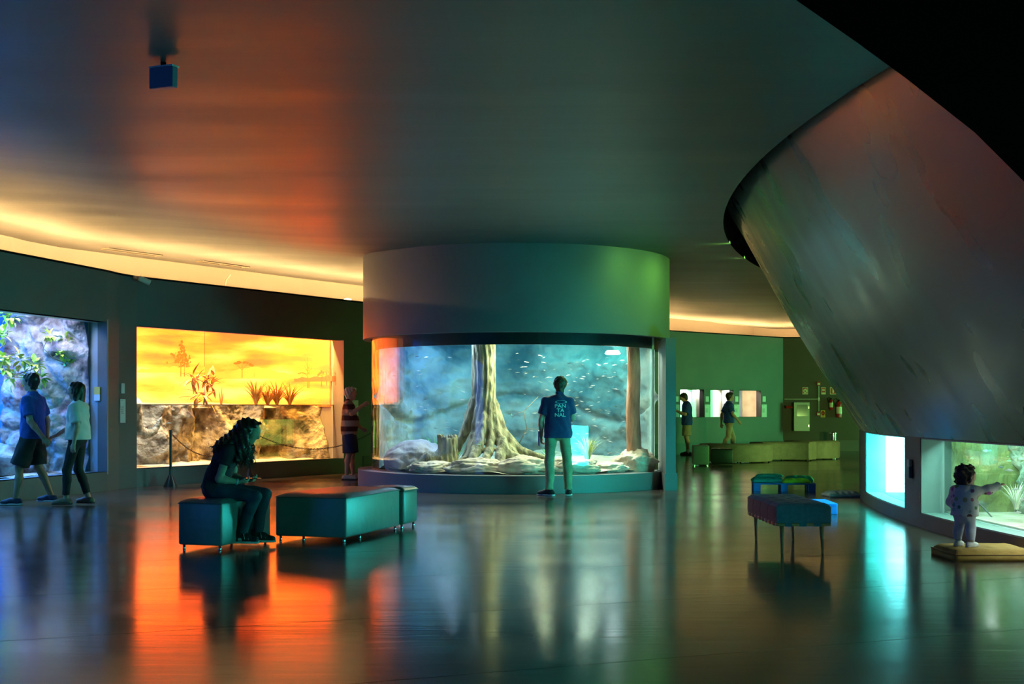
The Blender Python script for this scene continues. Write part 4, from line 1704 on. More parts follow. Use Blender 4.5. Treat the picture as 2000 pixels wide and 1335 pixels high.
def ottoman(label, fr_right, wd, ln, z1=0.467, foot=((0.1, 0.1), (0.9, 0.1), (0.1, 0.9), (0.9, 0.9)), mid=False, r=0.035):
    u = Vector((math.cos(BR), math.sin(BR)))
    fl_ = Vector(fr_right) - u * wd
    e = empty('leather_ottoman', (fl_.x, fl_.y, 0), BR)
    tag(e, label, 'ottoman', 'leather bench modules')
    b = MB()
    b.rbox((0, 0, 0.045), (wd, ln, z1 - 0.03), r * 0.6, 3)
    b.build('body', m_leather, e)
    auto_smooth(e.children[-1], 50)
    t = MB()
    nx, ny = 16, 24

    def top(a, c):
        ed = min(a, 1 - a, c, 1 - c)
        z = z1 - 0.035 + 0.035 * min(1, ed * 9) ** 0.5
        z += 0.004 * math.sin(a * 9 + c * 4) * min(1, ed * 8)
        return (wd * a, ln * c, z)
    t.grid(nx, ny, top)
    t.build('seat_pad', m_leather, e, smooth=True)
    s = MB()
    for (q0, q1) in (((-0.003, -0.003, z1 - 0.045), (wd + 0.003, 0.004, z1 - 0.037)), ((wd - 0.004, -0.003, z1 - 0.045), (wd + 0.003, ln + 0.003, z1 - 0.037)), ((-0.003, -0.003, z1 - 0.045), (0.004, ln + 0.003, z1 - 0.037))):
        s.box(q0, q1)
    s.build('piping', M('leather_piping', (0.10, 0.12, 0.12), rough=0.45), e)
    pts = [(0.04, 0.04), (wd - 0.04, 0.04), (0.04, ln - 0.04), (wd - 0.04, ln - 0.04)]
    if mid:
        pts += [(wd * 0.38, 0.04), (wd - 0.04, ln * 0.30)]
    for (x, y) in pts:
        f = MB()
        f.lathe([(0.013, 0.0), (0.014, 0.004), (0.012, 0.05)], 10, (x, y, 0))
        f.build('foot', m_chrome, e, smooth=True)
    return e


ottoman('dark leather bench module with the seated girl on it', (-2.645, 11.655), 0.45, 0.95)
ottoman('widest leather bench module with a broad top, right of the seated girl', (-1.605, 12.38), 0.76, 1.38, mid=True)
ottoman('small leather cube at the far right end of the bench', (-1.165, 13.77), 0.46, 0.42, 0.45, r=0.06)

# ================================================================== upholstered stool with tapered legs
m_blue_f = M('blue_fabric', (0.05, 0.16, 0.22), (0.07, 0.20, 0.27), scale=30, rough=0.85, bump=0.3, bscale=120, sheen=0.3)
m_maroon_f = M('maroon_fabric', (0.13, 0.045, 0.06), (0.16, 0.06, 0.075), scale=30, rough=0.85, bump=0.3, bscale=120, sheen=0.3)
m_wood = M('light_wood', (0.36, 0.20, 0.07), (0.50, 0.30, 0.12), scale=4, rough=0.5, stretch=(8, 8, 1))
st = empty('upholstered_stool', (2.36, 11.42, 0), R(1))
tag(st, 'upholstered bench stool with a tufted blue and maroon cushion and tapered wooden legs', 'stool')
SW, SL = 0.49, 1.28
for i, (x, y) in enumerate(((0.06, 0.06), (SW - 0.07, 0.06), (0.06, SL - 0.10), (SW - 0.07, SL - 0.10))):
    f = MB()
    f.tube([(x, y, 0.26), (x + (0.01 if x > 0.2 else 0.005), y, 0.0)], [0.022, 0.011], 10)
    f.build('leg', m_wood, st, smooth=True)
f = MB()
f.rbox((0.0, 0.0, 0.248), (SW, 0.03, 0.275), 0.006, 2)
f.rbox((0.0, SL - 0.03, 0.248), (SW, SL, 0.275), 0.006, 2)
f.rbox((0.0, 0.0, 0.248), (0.03, SL, 0.275), 0.006, 2)
f.rbox((SW - 0.03, 0.0, 0.248), (SW, SL, 0.275), 0.006, 2)
f.build('frame', m_wood, st)
for k in range(3):
    x = 0.075 + 0.13 * k
    f = MB()
    f.box((x, -0.003, 0.245), (x + 0.065, SL + 0.003, 0.278))
    f.build('strap', m_blue_f, st)
for k in range(8):
    y = 0.08 + 0.148 * k
    f = MB()
    f.box((-0.003, y, 0.2455), (SW + 0.003, y + 0.07, 0.2775))
    f.build('strap', M('strap_maroon', (0.20, 0.10, 0.10), rough=0.8), st)
cu = MB()


nx, ny = 36, 80
Z0, Z1 = 0.278, 0.452


def topz(a, c):
    ed = min(a * SW, (1 - a) * SW, c * SL, (1 - c) * SL)
    z = Z1 - 0.03 * (1 - min(1, ed / 0.05)) ** 2
    for bx_ in (0.27, 0.73):
        for by_ in (0.125, 0.375, 0.625, 0.875):
            d2 = ((a - bx_) * SW) ** 2 + ((c - by_) * SL) ** 2
            z -= 0.03 * math.exp(-d2 / 0.0022)
    z -= 0.008 * math.exp(-((a - 0.5) * SW / 0.012) ** 2)
    for ly in (0.25, 0.5, 0.75):
        z -= 0.008 * math.exp(-((c - ly) * SL / 0.012) ** 2)
    return z


fd_ = lambda t: min(1.0, 12 * t, 12 * (1 - t))
cu.grid(nx, ny, lambda a, c: (SW * a, SL * c, topz(a, c)))
cu.grid(nx, 8, lambda a, b: (SW * a, 0.0 - 0.012 * fd_(a) * math.sin(math.pi * b) + 0.006 * math.exp(-((a - 0.5) * SW / 0.01) ** 2), Z0 + (topz(a, 0) - Z0) * b))
cu.grid(nx, 8, lambda a, b: (SW * a, SL + 0.012 * fd_(a) * math.sin(math.pi * b), Z0 + (topz(a, 1) - Z0) * b))
cu.grid(ny, 8, lambda c, b: (SW + 0.012 * fd_(c) * math.sin(math.pi * b), SL * c, Z0 + (topz(1, c) - Z0) * b))
bmesh.ops.remove_doubles(cu.bm, verts=cu.bm.verts, dist=0.0006)
cu.build('cushion', m_blue_f, st, smooth=True)
cs = MB()
cs.grid(ny, 8, lambda c, b: (0.0 - 0.012 * fd_(c) * math.sin(math.pi * b) + 0.006 * sum(math.exp(-((c - l) * SL / 0.01) ** 2) for l in (0.25, 0.5, 0.75)), SL * c, Z0 + (topz(0, c) - Z0) * b))
cs.build('side_panel', m_maroon_f, st, smooth=True)


# ================================================================== pallets and cushions
m_pal = M('blue_paint', (0.012, 0.10, 0.42), (0.018, 0.13, 0.50), scale=5, rough=0.5, bump=0.2)


def pallet(label, loc, rz, wd, dp):
    e = empty('blue_pallet', loc, rz)
    tag(e, label, 'pallet', 'blue pallets')
    n = 5
    bw = dp / n
    for k in range(n):
        b = MB()
        b.rbox((0, k * bw + (0.006 if k else 0), 0.112), (wd, (k + 1) * bw - 0.006, 0.134), 0.003, 1)
        b.build('board', m_pal, e)
    for i in range(3):
        b = MB()
        x = (wd - 0.11) * i / 2
        b.rbox((x, 0.0, 0.098), (x + 0.11, dp, 0.112), 0.002, 1)
        b.build('stringer', m_pal, e)
        for j in range(3):
            b = MB()
            y = 0.004 + (dp - 0.13) * j / 2
            b.rbox((x + 0.002, y, 0.0), (x + 0.108, y + 0.12, 0.098), 0.004, 1)
            b.build('block', m_pal, e)
    return e


pallet('blue wooden pallet with teal and yellow cushions on it', (3.77, 19.98, 0), R(-8), 0.95, 0.72)
pallet('blue wooden pallet half hidden behind the upholstered stool', (3.32, 15.72, 0), R(-3), 0.67, 0.78)


def cushion(name, label, loc, rz, wd, dp, h, mat, tufts=(3, 3), depth=0.03, group='floor cushions', puff=1.0):
    e = empty(name, loc, rz)
    tag(e, label, 'cushion', group)

    def zt(a, c):
        ed = min(a, 1 - a) * wd
        ed2 = min(c, 1 - c) * dp
        k = min(1, ed / 0.06) ** 0.5 * min(1, ed2 / 0.06) ** 0.5
        z = h * (0.5 + 0.5 * k)
        for i in range(tufts[0]):
            for j in range(tufts[1]):
                d2 = ((a - (i + 0.5) / tufts[0]) * wd) ** 2 + ((c - (j + 0.5) / tufts[1]) * dp) ** 2
                z -= depth * math.exp(-d2 / 0.0012)
        z += 0.006 * noise.noise(Vector((a * 7, c * 7, h * 50 + wd)))
        return z

    def bulge(t):
        return 0.018 * puff * math.sin(math.pi * t)
    b = MB()
    nx, ny = 30, 26
    b.grid(nx, ny, lambda a, c: (wd * a, dp * c, zt(a, c)))
    fe_ = lambda q: min(1.0, 10 * q, 10 * (1 - q))
    b.grid(nx, 6, lambda a, t: (wd * a, -bulge(t) * fe_(a), zt(a, 0) * t))
    b.grid(nx, 6, lambda a, t: (wd * a, dp + bulge(t) * fe_(a), zt(a, 1) * t))
    b.grid(ny, 6, lambda c, t: (-bulge(t) * fe_(c), dp * c, zt(0, c) * t))
    b.grid(ny, 6, lambda c, t: (wd + bulge(t) * fe_(c), dp * c, zt(1, c) * t))
    b.grid(1, 1, lambda a, c: (wd * a, dp * c, 0.0))
    bmesh.ops.remove_doubles(b.bm, verts=b.bm.verts, dist=0.0008)
    b.build('cover', mat, e, smooth=True)
    return e


m_tealc = M('teal_cotton', (0.02, 0.26, 0.20), (0.03, 0.34, 0.27), scale=12, rough=0.8)
m_yelc = M('yellow_cotton', (0.50, 0.62, 0.01), (0.60, 0.70, 0.02), scale=12, rough=0.8)
cushion('tufted_cushion', 'teal tufted cushion lying at the left end of the pallet', (3.80, 20.12, 0.134), R(-6), 0.46, 0.46, 0.085, m_tealc, (4, 4))
cushion('tufted_cushion', 'second teal tufted cushion, on top of the left one on the pallet', (3.86, 20.22, 0.215), R(-12), 0.40, 0.36, 0.05, m_tealc, (4, 4), 0.02)
cushion('tufted_cushion', 'teal tufted cushion lying at the back right of the pallet', (4.30, 20.24, 0.134), R(-14), 0.44, 0.34, 0.10, m_tealc, (3, 3))
cushion('tufted_cushion', 'bright yellow cushion lying at the front of the pallet', (4.24, 19.95, 0.134), R(-4), 0.40, 0.22, 0.075, m_yelc, (3, 2))
cushion('tufted_cushion', 'white tufted cushion lying on the floor by the corner of the low wall', (4.66, 18.75, 0.0), R(3), 0.46, 0.42, 0.085, M('white_cotton', (0.45, 0.50, 0.46), (0.55, 0.60, 0.55), scale=10, rough=0.85), (5, 4), 0.035)
must = cushion('seat_cushion', 'flat mustard cushion on the floor under the toddler', (3.765, 10.86, 0.0), R(0.5), 0.70, 0.62, 0.10, M('mustard_canvas', (0.36, 0.20, 0.03), (0.44, 0.26, 0.045), scale=8, rough=0.85, bump=0.3), (1, 1), 0.004)
pp = MB()
pp.tube([(0.0, 0.0, 0.055), (0.35, -0.018, 0.055), (0.70, 0.0, 0.055)], 0.005, 6)
pp.tube([(0.0, 0.0, 0.055), (-0.018, 0.3, 0.055), (0.0, 0.62, 0.055)], 0.005, 6)
pp.tube([(0.01, 0.01, 0.0), (-0.004, -0.006, 0.055), (0.01, 0.01, 0.098)], 0.005, 6)
pp.build('piping', M('mustard_piping', (0.16, 0.08, 0.015), rough=0.8), must)

# ================================================================== sofas at the back
m_sofa = M('sofa_fabric', (0.15, 0.15, 0.12), (0.19, 0.19, 0.15), scale=8, rough=0.8, bump=0.3, bscale=30)


def arc_sofa(label, c, r0, r1, a0, a1, h=0.45, mat=None):
    e = empty('curved_sofa', (c[0], c[1], 0))
    tag(e, label, 'sofa', 'sofa modules at the back')
    b = MB()
    prof = [(r0 + 0.02, 0.03), (r0, 0.08), (r0, h - 0.05), (r0 + 0.04, h), ((r0 + r1) / 2, h + 0.012), (r1 - 0.04, h), (r1, h - 0.05), (r1, 0.08), (r1 - 0.02, 0.03)]
    n = 28
    cols = []
    for k in range(n + 1):
        t = R(a0 + (a1 - a0) * k / n)
        cols.append([b.bm.verts.new((r * math.cos(t), r * math.sin(t), z)) for (r, z) in prof])
    for k in range(n):
        for i in range(len(prof)):
            j = (i + 1) % len(prof)
            b.bm.faces.new((cols[k][i], cols[k + 1][i], cols[k + 1][j], cols[k][j]))
    b.bm.faces.new(cols[0])
    b.bm.faces.new(list(reversed(cols[-1])))
    o = b.build('upholstery', mat or m_sofa, e)
    auto_smooth(o, 50)
    f = MB()
    for k in (2, n // 2, n - 2):
        t = R(a0 + (a1 - a0) * k / n)
        for r in (r0 + 0.08, r1 - 0.08):
            f.lathe([(0.02, 0), (0.02, 0.04)], 8, (r * math.cos(t), r * math.sin(t), 0))
    o = f.build('feet', m_black, e)
    return e


e = empty('sofa_cube', (4.06, 28.75, 0), R(-6))
tag(e, 'dark upholstered cube at the left end of the sofa row', 'sofa', 'sofa modules at the back')
b = MB()
b.rbox((0, 0, 0.03), (0.37, 0.55, 0.47), 0.03, 3)
auto_smooth(b.build('upholstery', m_leather, e), 50)
for (x, y) in ((0.04, 0.04), (0.33, 0.04), (0.04, 0.5), (0.33, 0.5)):
    f = MB()
    f.lathe([(0.015, 0), (0.015, 0.04)], 8, (x, y, 0))
    f.build('foot', m_chrome, e)
e = empty('sofa_cube', (4.56, 29.3, 0), R(-8))
tag(e, 'low black block between the sofa cube and the curved sofa', 'sofa', 'sofa modules at the back')
b = MB()
b.rbox((0, 0, 0.03), (0.50, 0.5, 0.38), 0.03, 3)
auto_smooth(b.build('upholstery', M('black_vinyl', (0.02, 0.02, 0.022), rough=0.4), e), 50)
arc_sofa('dark curved sofa bulging towards the hall', (5.42, 31.2), 0.35, 0.92, -168, -12)
arc_sofa('pleated inward-curving sofa between the two bulging ones', (6.75, 30.72), 1.0, 1.55, 56, 122, 0.46)
arc_sofa('light curved sofa nearest the fire extinguishers', (7.72, 33.1), 0.25, 0.74, -172, -8, 0.47)

# stainless bin
bn = empty('steel_bin', (9.62, 38.35, 0))
tag(bn, 'slim stainless steel bin by the wall behind the sofas', 'bin')
b = MB()
b.lathe([(0.095, 0.02), (0.1, 0.03), (0.1, 0.52), (0.09, 0.53)], 24)
auto_smooth(b.build('body', M('steel', (0.55, 0.56, 0.55), rough=0.18, metal=1.0), bn), 40)
b = MB()
b.lathe([(0.112, 0.53), (0.115, 0.545), (0.11, 0.57), (0.05, 0.58), (0.02, 0.60)], 24)
auto_smooth(b.build('lid', m_chrome, bn), 40)
b = MB()
b.lathe([(0.09, 0.0), (0.09, 0.02)], 24)
b.build('base', m_black, bn)

# ================================================================== end wall: fire equipment and signs
FE = Frame(END[0], END[1])
m_red = M('signal_red', (0.42, 0.015, 0.012), rough=0.4)
m_cream = M('sign_cream', (0.75, 0.62, 0.42), rough=0.5)
m_yel = M('sign_yellow', (0.72, 0.50, 0.08), rough=0.5)
m_whiteP = M('white_plastic', (0.62, 0.60, 0.56), rough=0.4)


def fe(px, py, d=0.0):
    a, z = FE.hit(px, py, d)
    return a, z


def plate(e, name, a0, a1, z0, z1, d0, d1, mat):
    b = MB()
    b.box((a0, d0, z0), (a1, d1, z1))
    return b.build(name, mat, e)


def wall_thing(name, label, cat, F, a, z, group=None):
    e = empty(name, F.P(a, 0, z), F.rz)
    tag(e, label, cat, group)
    return e


def sign(label, px0, px1, py0, py1, icon, bg=None):
    a0, z1 = fe(px0, py0)
    a1, z0 = fe(px1, py1)
    e = wall_thing('safety_sign', label, 'sign', FE, (a0 + a1) / 2, (z0 + z1) / 2, 'fire safety signs')
    w_, h_ = abs(a1 - a0) / 2, abs(z1 - z0) / 2
    plate(e, 'border', -w_, w_, -h_, h_, -0.008, -0.001, m_cream if bg is None else bg)
    if bg is None:
        plate(e, 'face', -w_ * 0.86, w_ * 0.86, -h_ * 0.86, h_ * 0.86, -0.011, -0.008, m_red)
    ic = MB()
    if icon == 'hose':
        for r_ in (0.62, 0.4):
            pts = [(w_ * r_ * math.cos(t), -0.014, -h_ * 0.05 + w_ * r_ * math.sin(t)) for t in np.linspace(0, 2 * math.pi, 17)]
            ic.tube(pts, 0.010, 5, cap=False)
        ic.box((-w_ * 0.6, -0.014, -h_ * 0.78), (w_ * 0.6, -0.011, -h_ * 0.64))
        ic.tube([(0, -0.014, h_ * 0.1), (w_ * 0.35, -0.014, h_ * 0.7)], 0.012, 5)
    elif icon == 'text':
        for zz in (0.42, 0.1):
            for xx in (-0.55, -0.15, 0.25):
                ic.box((w_ * xx, -0.014, h_ * (zz - 0.1)), (w_ * (xx + 0.28), -0.011, h_ * (zz + 0.12)))
        ic.box((-w_ * 0.8, -0.0135, -h_ * 0.8), (w_ * 0.8, -0.011, -h_ * 0.5))
    elif icon == 'ext':
        ic.box((-w_ * 0.18, -0.014, -h_ * 0.6), (w_ * 0.22, -0.011, h_ * 0.4))
        ic.box((-w_ * 0.08, -0.014, h_ * 0.4), (w_ * 0.12, -0.011, h_ * 0.62))
        ic.box((-w_ * 0.4, -0.014, h_ * 0.55), (w_ * 0.12, -0.011, h_ * 0.66))
    elif icon == 'O':
        pts = [(w_ * 0.5 * math.cos(t), -0.012, h_ * 0.22 + h_ * 0.42 * math.sin(t)) for t in np.linspace(0, 2 * math.pi, 17)]
        ic.tube(pts, 0.022, 5, cap=False)
        ic.box((-w_ * 0.75, -0.012, -h_ * 0.75), (w_ * 0.75, -0.008, -h_ * 0.5))
    ic.build('icon', m_cream if icon != 'O' else m_red, e)
    return e


sign('red fire hose sign with a coiled hose symbol', 1567, 1578, 756, 769.5, 'hose')
sign('red lettered alarm sign right of the conduit', 1604, 1612.5, 756, 769.5, 'text')
sign('red extinguisher sign above the two fire extinguishers', 1621, 1633, 756, 769.5, 'ext')
sign('yellow sign with a red ring beside the alarm button', 1603, 1611.5, 801, 814.5, 'O', m_yel)

e = wall_thing('electrical_conduit', 'thin grey conduit pipe running across the dark wall to a junction box', 'conduit', FE, fe(1599, 779)[0], fe(1599, 779)[1])
k_ = 39.1 / FPX
b = MB()
b.tube([(-(1599 - 1533) * k_, -0.02, 0), (0, -0.02, 0)], 0.012, 8)
b.tube([(0, -0.02, 26 * k_), (0, -0.02, -24 * k_)], 0.014, 8)
b.build('pipe', M('grey_pipe', (0.45, 0.44, 0.40), rough=0.4), e)
plate(e, 'junction_box', -0.025, 0.025, -0.05, 0.05, -0.04, -0.002, m_whiteP)
for (px, py, lab) in ((1598.5, 749, 'red fire siren at the top of the conduit'), (1598, 808, 'red alarm button box at the foot of the conduit')):
    a, z = fe(px, py)
    e = wall_thing('fire_alarm', lab, 'alarm', FE, a, z, 'fire alarms')
    b = MB()
    b.rbox((-0.055, -0.06, -0.06), (0.055, -0.002, 0.06), 0.01, 2)
    b.build('housing', m_red, e)
    plate(e, 'label_plate', -0.035, 0.035, -0.03, 0.02, -0.064, -0.06, m_cream)

m_ext = M('extinguisher_red', (0.45, 0.012, 0.010), rough=0.25)


def extinguisher(label, px, py0, py1, r):
    a, z1 = fe(px, py0)
    z0 = fe(px, py1)[1]
    H = z1 - z0
    e = wall_thing('fire_extinguisher', label, 'extinguisher', FE, a, z0, 'fire extinguishers')
    b = MB()
    b.lathe([(r * 0.8, 0), (r, 0.02), (r, H * 0.72), (r * 0.85, H * 0.82), (r * 0.35, H * 0.88), (r * 0.3, H * 0.92)], 20, (0, -r - 0.03, 0))
    auto_smooth(b.build('cylinder', m_ext, e), 40)
    b = MB()
    b.lathe([(r * 1.01, H * 0.22), (r * 1.012, H * 0.6)], 20, (0, -r - 0.03, 0), caps=False)
    b.build('paper_label', m_cream, e, smooth=True)
    b = MB()
    b.box((-0.015, -r - 0.06, H * 0.92), (0.015, -r + 0.02, H * 0.97))
    b.box((-0.01, -r - 0.11, H * 0.97), (0.01, -r + 0.0, H * 1.0))
    b.build('valve', m_black, e)
    b = MB()
    b.tube([(0, -r - 0.03, H * 0.94), (-r * 1.2, -r - 0.03, H * 1.06), (-r * 1.9, -r - 0.03, H * 0.98), (-r * 1.7, -r - 0.03, H * 0.8), (-r * 1.1, -r - 0.03, H * 0.6)], 0.010, 6)
    b.build('hose', m_black, e, smooth=True)
    b = MB()
    b.box((-0.02, -0.03, H * 0.84), (0.02, 0.0, H * 0.94))
    b.build('bracket', m_black, e)
    return e


extinguisher('smaller red fire extinguisher hanging left of the bigger one', 1622.5, 777, 800, 0.058)
extinguisher('bigger red fire extinguisher hanging beside the leaning hull', 1637.5, 780, 815, 0.085)
# hydrant cabinet
a0, z1 = fe(1549, 785.5)
a1, z0 = fe(1579, 841)
e = wall_thing('hose_cabinet', 'pale metal hose cabinet with a glazed door on the dark end wall', 'cabinet', FE, a0, z0)
w_, h_ = a1 - a0, z1 - z0
m_cab = M('cabinet_paint', (0.42, 0.44, 0.40), rough=0.4)
b = MB()
b.box((0, -0.20, 0), (w_, -0.001, h_))
b.build('box', m_cab, e)
d_ = MB()
d_.box((0.0, -0.225, 0.0), (w_, -0.20, h_))
do = d_.build('door', m_cab, e)
b = MB()
b.box((w_ * 0.18, -0.228, h_ * 0.52), (w_ * 0.86, -0.2255, h_ * 0.92))
b.build('pane', M('cabinet_glass', (0.12, 0.16, 0.15), rough=0.1, spec=0.8), do)
for zz in (0.14, 0.78):
    b = MB()
    b.box((w_ * 0.92, -0.235, h_ * zz), (w_ * 0.97, -0.2255, h_ * (zz + 0.09)))
    b.build('latch', m_chrome, do)
a0, z1 = fe(1528, 792)
a1, z0 = fe(1548, 797.5)
e = wall_thing('hose_valve', 'dark red pipe valve sticking out left of the hose cabinet', 'valve', FE, a1 - 0.02, (z0 + z1) / 2)
b = MB()
b.tube([(0, -0.08, 0), (-0.17, -0.10, 0)], 0.035, 10)
b.build('pipe', m_red, e)
b = MB()
b.tube([(-0.16 + 0.0, -0.10, -0.04), (-0.16, -0.10, 0.04)], [0.05, 0.05], 10)
b.build('hand_wheel', m_red, e)

# ================================================================== plaques beside the tanks
m_plq = M('plaque_white', (0.70, 0.72, 0.74), rough=0.4)
m_ink = M('plaque_ink', (0.12, 0.13, 0.14), rough=0.6)


def plaque(F, px0, px1, py0, py1, label, kind, head=False):
    a0, z1 = F.hit(px0, py0)
    a1, z0 = F.hit(px1, py1)
    e = wall_thing('info_plaque' if kind == 'info' else 'small_plaque', label, 'plaque', F, (a0 + a1) / 2, (z0 + z1) / 2, 'plaques beside the tanks')
    w_, h_ = abs(a1 - a0) / 2, abs(z1 - z0) / 2
    plate(e, 'panel', -w_, w_, -h_, h_, -0.012, -0.001, m_plq)
    if kind == 'info':
        b = MB()
        rows = [(0.86, 0.5)] + [(0.30 - 0.09 * k, 0.75 - 0.1 * (k % 3)) for k in range(7)]
        for (zz, ww) in rows:
            b.box((-w_ * 0.8, -0.0135, h_ * zz), (-w_ * 0.8 + 1.6 * w_ * ww, -0.012, h_ * (zz + 0.03)))
        b.build('print', m_ink, e)
        if head:
            plate(e, 'red_edge', -w_, w_, h_ * 0.96, h_, -0.0135, -0.001, m_red)
    return e


FM = Frame(LEFT[5], LEFT[6])
plaque(FM, 236, 242.5, 748, 768, 'small square plaque between the blue and the sunset aquarium', 'small')
plaque(FM, 233.5, 244, 778, 825, 'tall white info plaque between the blue and the sunset aquarium', 'info', True)
FN = Frame(LEFT[7], LEFT[8])
plaque(FN, 687, 695, 757, 771.5, 'small square plaque behind the elderly man\'s head', 'small')
plaque(FN, 687, 699, 781, 812, 'white info plaque behind the elderly man\'s shoulder', 'info')
FRr = Frame(REAR[3], REAR[4])
for (c, nm) in ((1321.5, 'left of the first wall display'), (1381, 'between the first and second wall display'), (1438.5, 'between the second and third wall display'), (1492, 'right of the third wall display')):
    plaque(FRr, c - 3, c + 3, 773.5, 784, 'small square plaque ' + nm, 'small')
    plaque(FRr, c - 5, c + 5, 789.5, 814, 'info plaque ' + nm, 'info')
# sticker box on the blue window jamb
e = empty('sticker_box', F1.P(F1.len - 0.001, 0.16, 1.52), F1.rz)
tag(e, 'small yellow and white device fixed to the right jamb of the blue window', 'device')
b = MB()
b.box((-0.03, -0.05, 0.0), (0.0, 0.05, 0.12))
b.build('yellow_part', m_yel, e)
b = MB()
b.box((-0.03, -0.05, -0.10), (0.0, 0.05, -0.001))
b.build('white_part', m_plq, e)
# label holder on the low wall pier
q = hpos(14.33, -0.03, 0.63)
e = empty('wall_holder', q)
tag(e, 'small dark holder fixed to the pier between the two low windows', 'holder')
b = MB()
b.rbox((-0.02, -0.055, -0.11), (0.025, 0.055, 0.02), 0.01, 2)
b.build('box', M('holder_blue', (0.03, 0.05, 0.10), rough=0.35), e)
b = MB()
b.rbox((-0.015, -0.045, 0.02), (0.02, 0.045, 0.10), 0.008, 2)
b.build('cap', M('holder_grey', (0.25, 0.24, 0.24), rough=0.4), e)

# ================================================================== rope posts with chain
m_post = M('post_black', (0.02, 0.02, 0.022), rough=0.35)
POST = [(-5.665, 21.24), (-4.695, 22.88), (-2.62, 25.05)]
PLAB = ['black barrier post on a cone foot, standing left of the seated girl', 'black barrier post on a cone foot, half hidden behind the seated girl', 'black barrier post behind the left edge of the cylindrical aquarium']
for i, (x, y) in enumerate(POST):
    e = empty('barrier_post', (x, y, 0))
    tag(e, PLAB[i], 'post', 'barrier posts')
    b = MB()
    b.lathe([(0.115, 0.0), (0.115, 0.012), (0.03, 0.20), (0.026, 0.215)], 24)
    auto_smooth(b.build('cone_foot', m_post, e), 40)
    b = MB()
    b.lathe([(0.022, 0.20), (0.022, 0.92), (0.027, 0.925), (0.027, 0.94), (0.01, 0.945)], 16)
    auto_smooth(b.build('pole', m_post, e), 40)
    b = MB()
    b.tube([(0.0, 0.025 * math.cos(t) + 0.03, 0.885 + 0.018 * math.sin(t)) for t in np.linspace(0, 2 * math.pi, 11)], 0.005, 6, cap=False)
    b.build('hook', m_post, e)


def chain(label, p, q, sag, n):
    e = empty('barrier_chain', p)
    tag(e, label, 'chain', 'barrier chains')
    b = MB()
    p, q = Vector(p), Vector(q)
    pts = []
    for i in range(n + 1):
        t = i / n
        c = p.lerp(q, t)
        c.z -= sag * 4 * t * (1 - t)
        pts.append(c - p)
    for i in range(n):
        a, c = pts[i], pts[i + 1]
        d = (c - a).normalized()
        x = d.cross(Vector((0, 0, 1))).normalized()
        y = d.cross(x)
        s = x if i % 2 else y
        L = (c - a).length * 0.68
        m_ = (a + c) / 2
        ring_ = []
        for k in range(8):
            t = 2 * math.pi * k / 8
            ring_.append(m_ + d * (L * math.cos(t)) + s * (0.011 * math.sin(t)))
        b.tube(ring_ + [ring_[0]], 0.0045, 4, cap=False)
    o = b.build('links', m_post, e)
    o['kind'] = 'stuff'
    return e


chain('black chain sagging between the first two barrier posts', (POST[0][0], POST[0][1], 0.90), (POST[1][0], POST[1][1], 0.90), 0.42, 60)
chain('black chain sagging from behind the girl\'s face to the elderly man', (POST[1][0], POST[1][1], 0.90), (POST[2][0], POST[2][1], 0.90), 0.36, 84)

# ================================================================== ceiling and wall-top fittings
a, z = F2.hit(268, 541)
sc_ = empty('security_camera', Vector((LEFT[6][0] + 0.02, LEFT[6][1] - 0.12, 0)) + Vector((0, 0, 3.38)), FM.rz)
tag(sc_, 'white bullet security camera on the wall above the two left aquariums', 'camera')
b = MB()
b.lathe([(0.045, -0.02), (0.045, 0.02), (0.02, 0.03)], 14, (0, 0, 0.06))
b.build('mount', m_whiteP, sc_)
b = MB()
b.tube([(0, 0, 0.05), (0.03, -0.10, 0.02)], 0.015, 8)
b.build('arm', m_whiteP, sc_)
b = MB()
b.tube([(-0.03, -0.08, 0.05), (0.10, -0.20, -0.02)], [0.042, 0.046], 14)
hs_ = b.build('housing', m_whiteP, sc_, smooth=False)
b = MB()
b.tube([(0.098, -0.198, -0.019), (0.106, -0.206, -0.023)], [0.036, 0.034], 14)
b.build('lens', M('lens_black', (0.01, 0.01, 0.012), rough=0.1), hs_)

for i, (F, aa, lab) in enumerate(((F1, 1.9, 'thin ceiling grille glowing at the far left end of the cove'), (F2, 0.75, 'ceiling grille above the wall between the two left aquariums'), (F2, 2.95, 'ceiling grille above the middle of the sunset aquarium'))):
    c = F.P(aa, 0.95, 0)
    zc_ = ceil_z(c.x, c.y)
    e = empty('ceiling_grille', (c.x, c.y, zc_ - 0.02), F.rz)
    tag(e, lab, 'grille', 'grilles in the cove ceiling')
    b = MB()
    for (q0, q1) in (((-0.6, -0.11, -0.015), (0.6, -0.095, 0.0)), ((-0.6, 0.095, -0.015), (0.6, 0.11, 0.0)), ((-0.6, -0.11, -0.015), (-0.585, 0.11, 0.0)), ((0.585, -0.11, -0.015), (0.6, 0.11, 0.0))):
        b.box(q0, q1)
    b.build('frame', M('grille_frame', (0.30, 0.24, 0.16), rough=0.5), e)
    for k in range(3):
        b = MB()
        b.box((-0.305 + 0.3 * k, -0.1, -0.012), (-0.295 + 0.3 * k, 0.1, -0.002))
        b.build('bar', MATS['grille_frame'], e)
pk = F2.P(F2.len + 0.22, 0.08, HW + 0.03)
o = MB()
o.lathe([(0.05, 0.0), (0.075, 0.008), (0.075, 0.03), (0.03, 0.045)], 20)
o = o.build('glint_puck', emis('puck_glow', (1.0, 0.72, 0.35), 4.0), loc=pk)  # glowing puck stands in for a reflected lamp glint
tag(o, 'small round glowing puck standing in for a lamp glint beside the drum', 'lamp')
cb = MB()
for aa in (3.6,):
    p = F2.P(aa, 1.55, HW + 0.1)
    cb.tube([p, p + Vector((0.02, 0.0, 0.25)), p + Vector((0.10, 0.03, 0.36))], 0.014, 6)
o = cb.build('loose_cable', M('cable_pale', (0.6, 0.55, 0.5), rough=0.5), smooth=True)
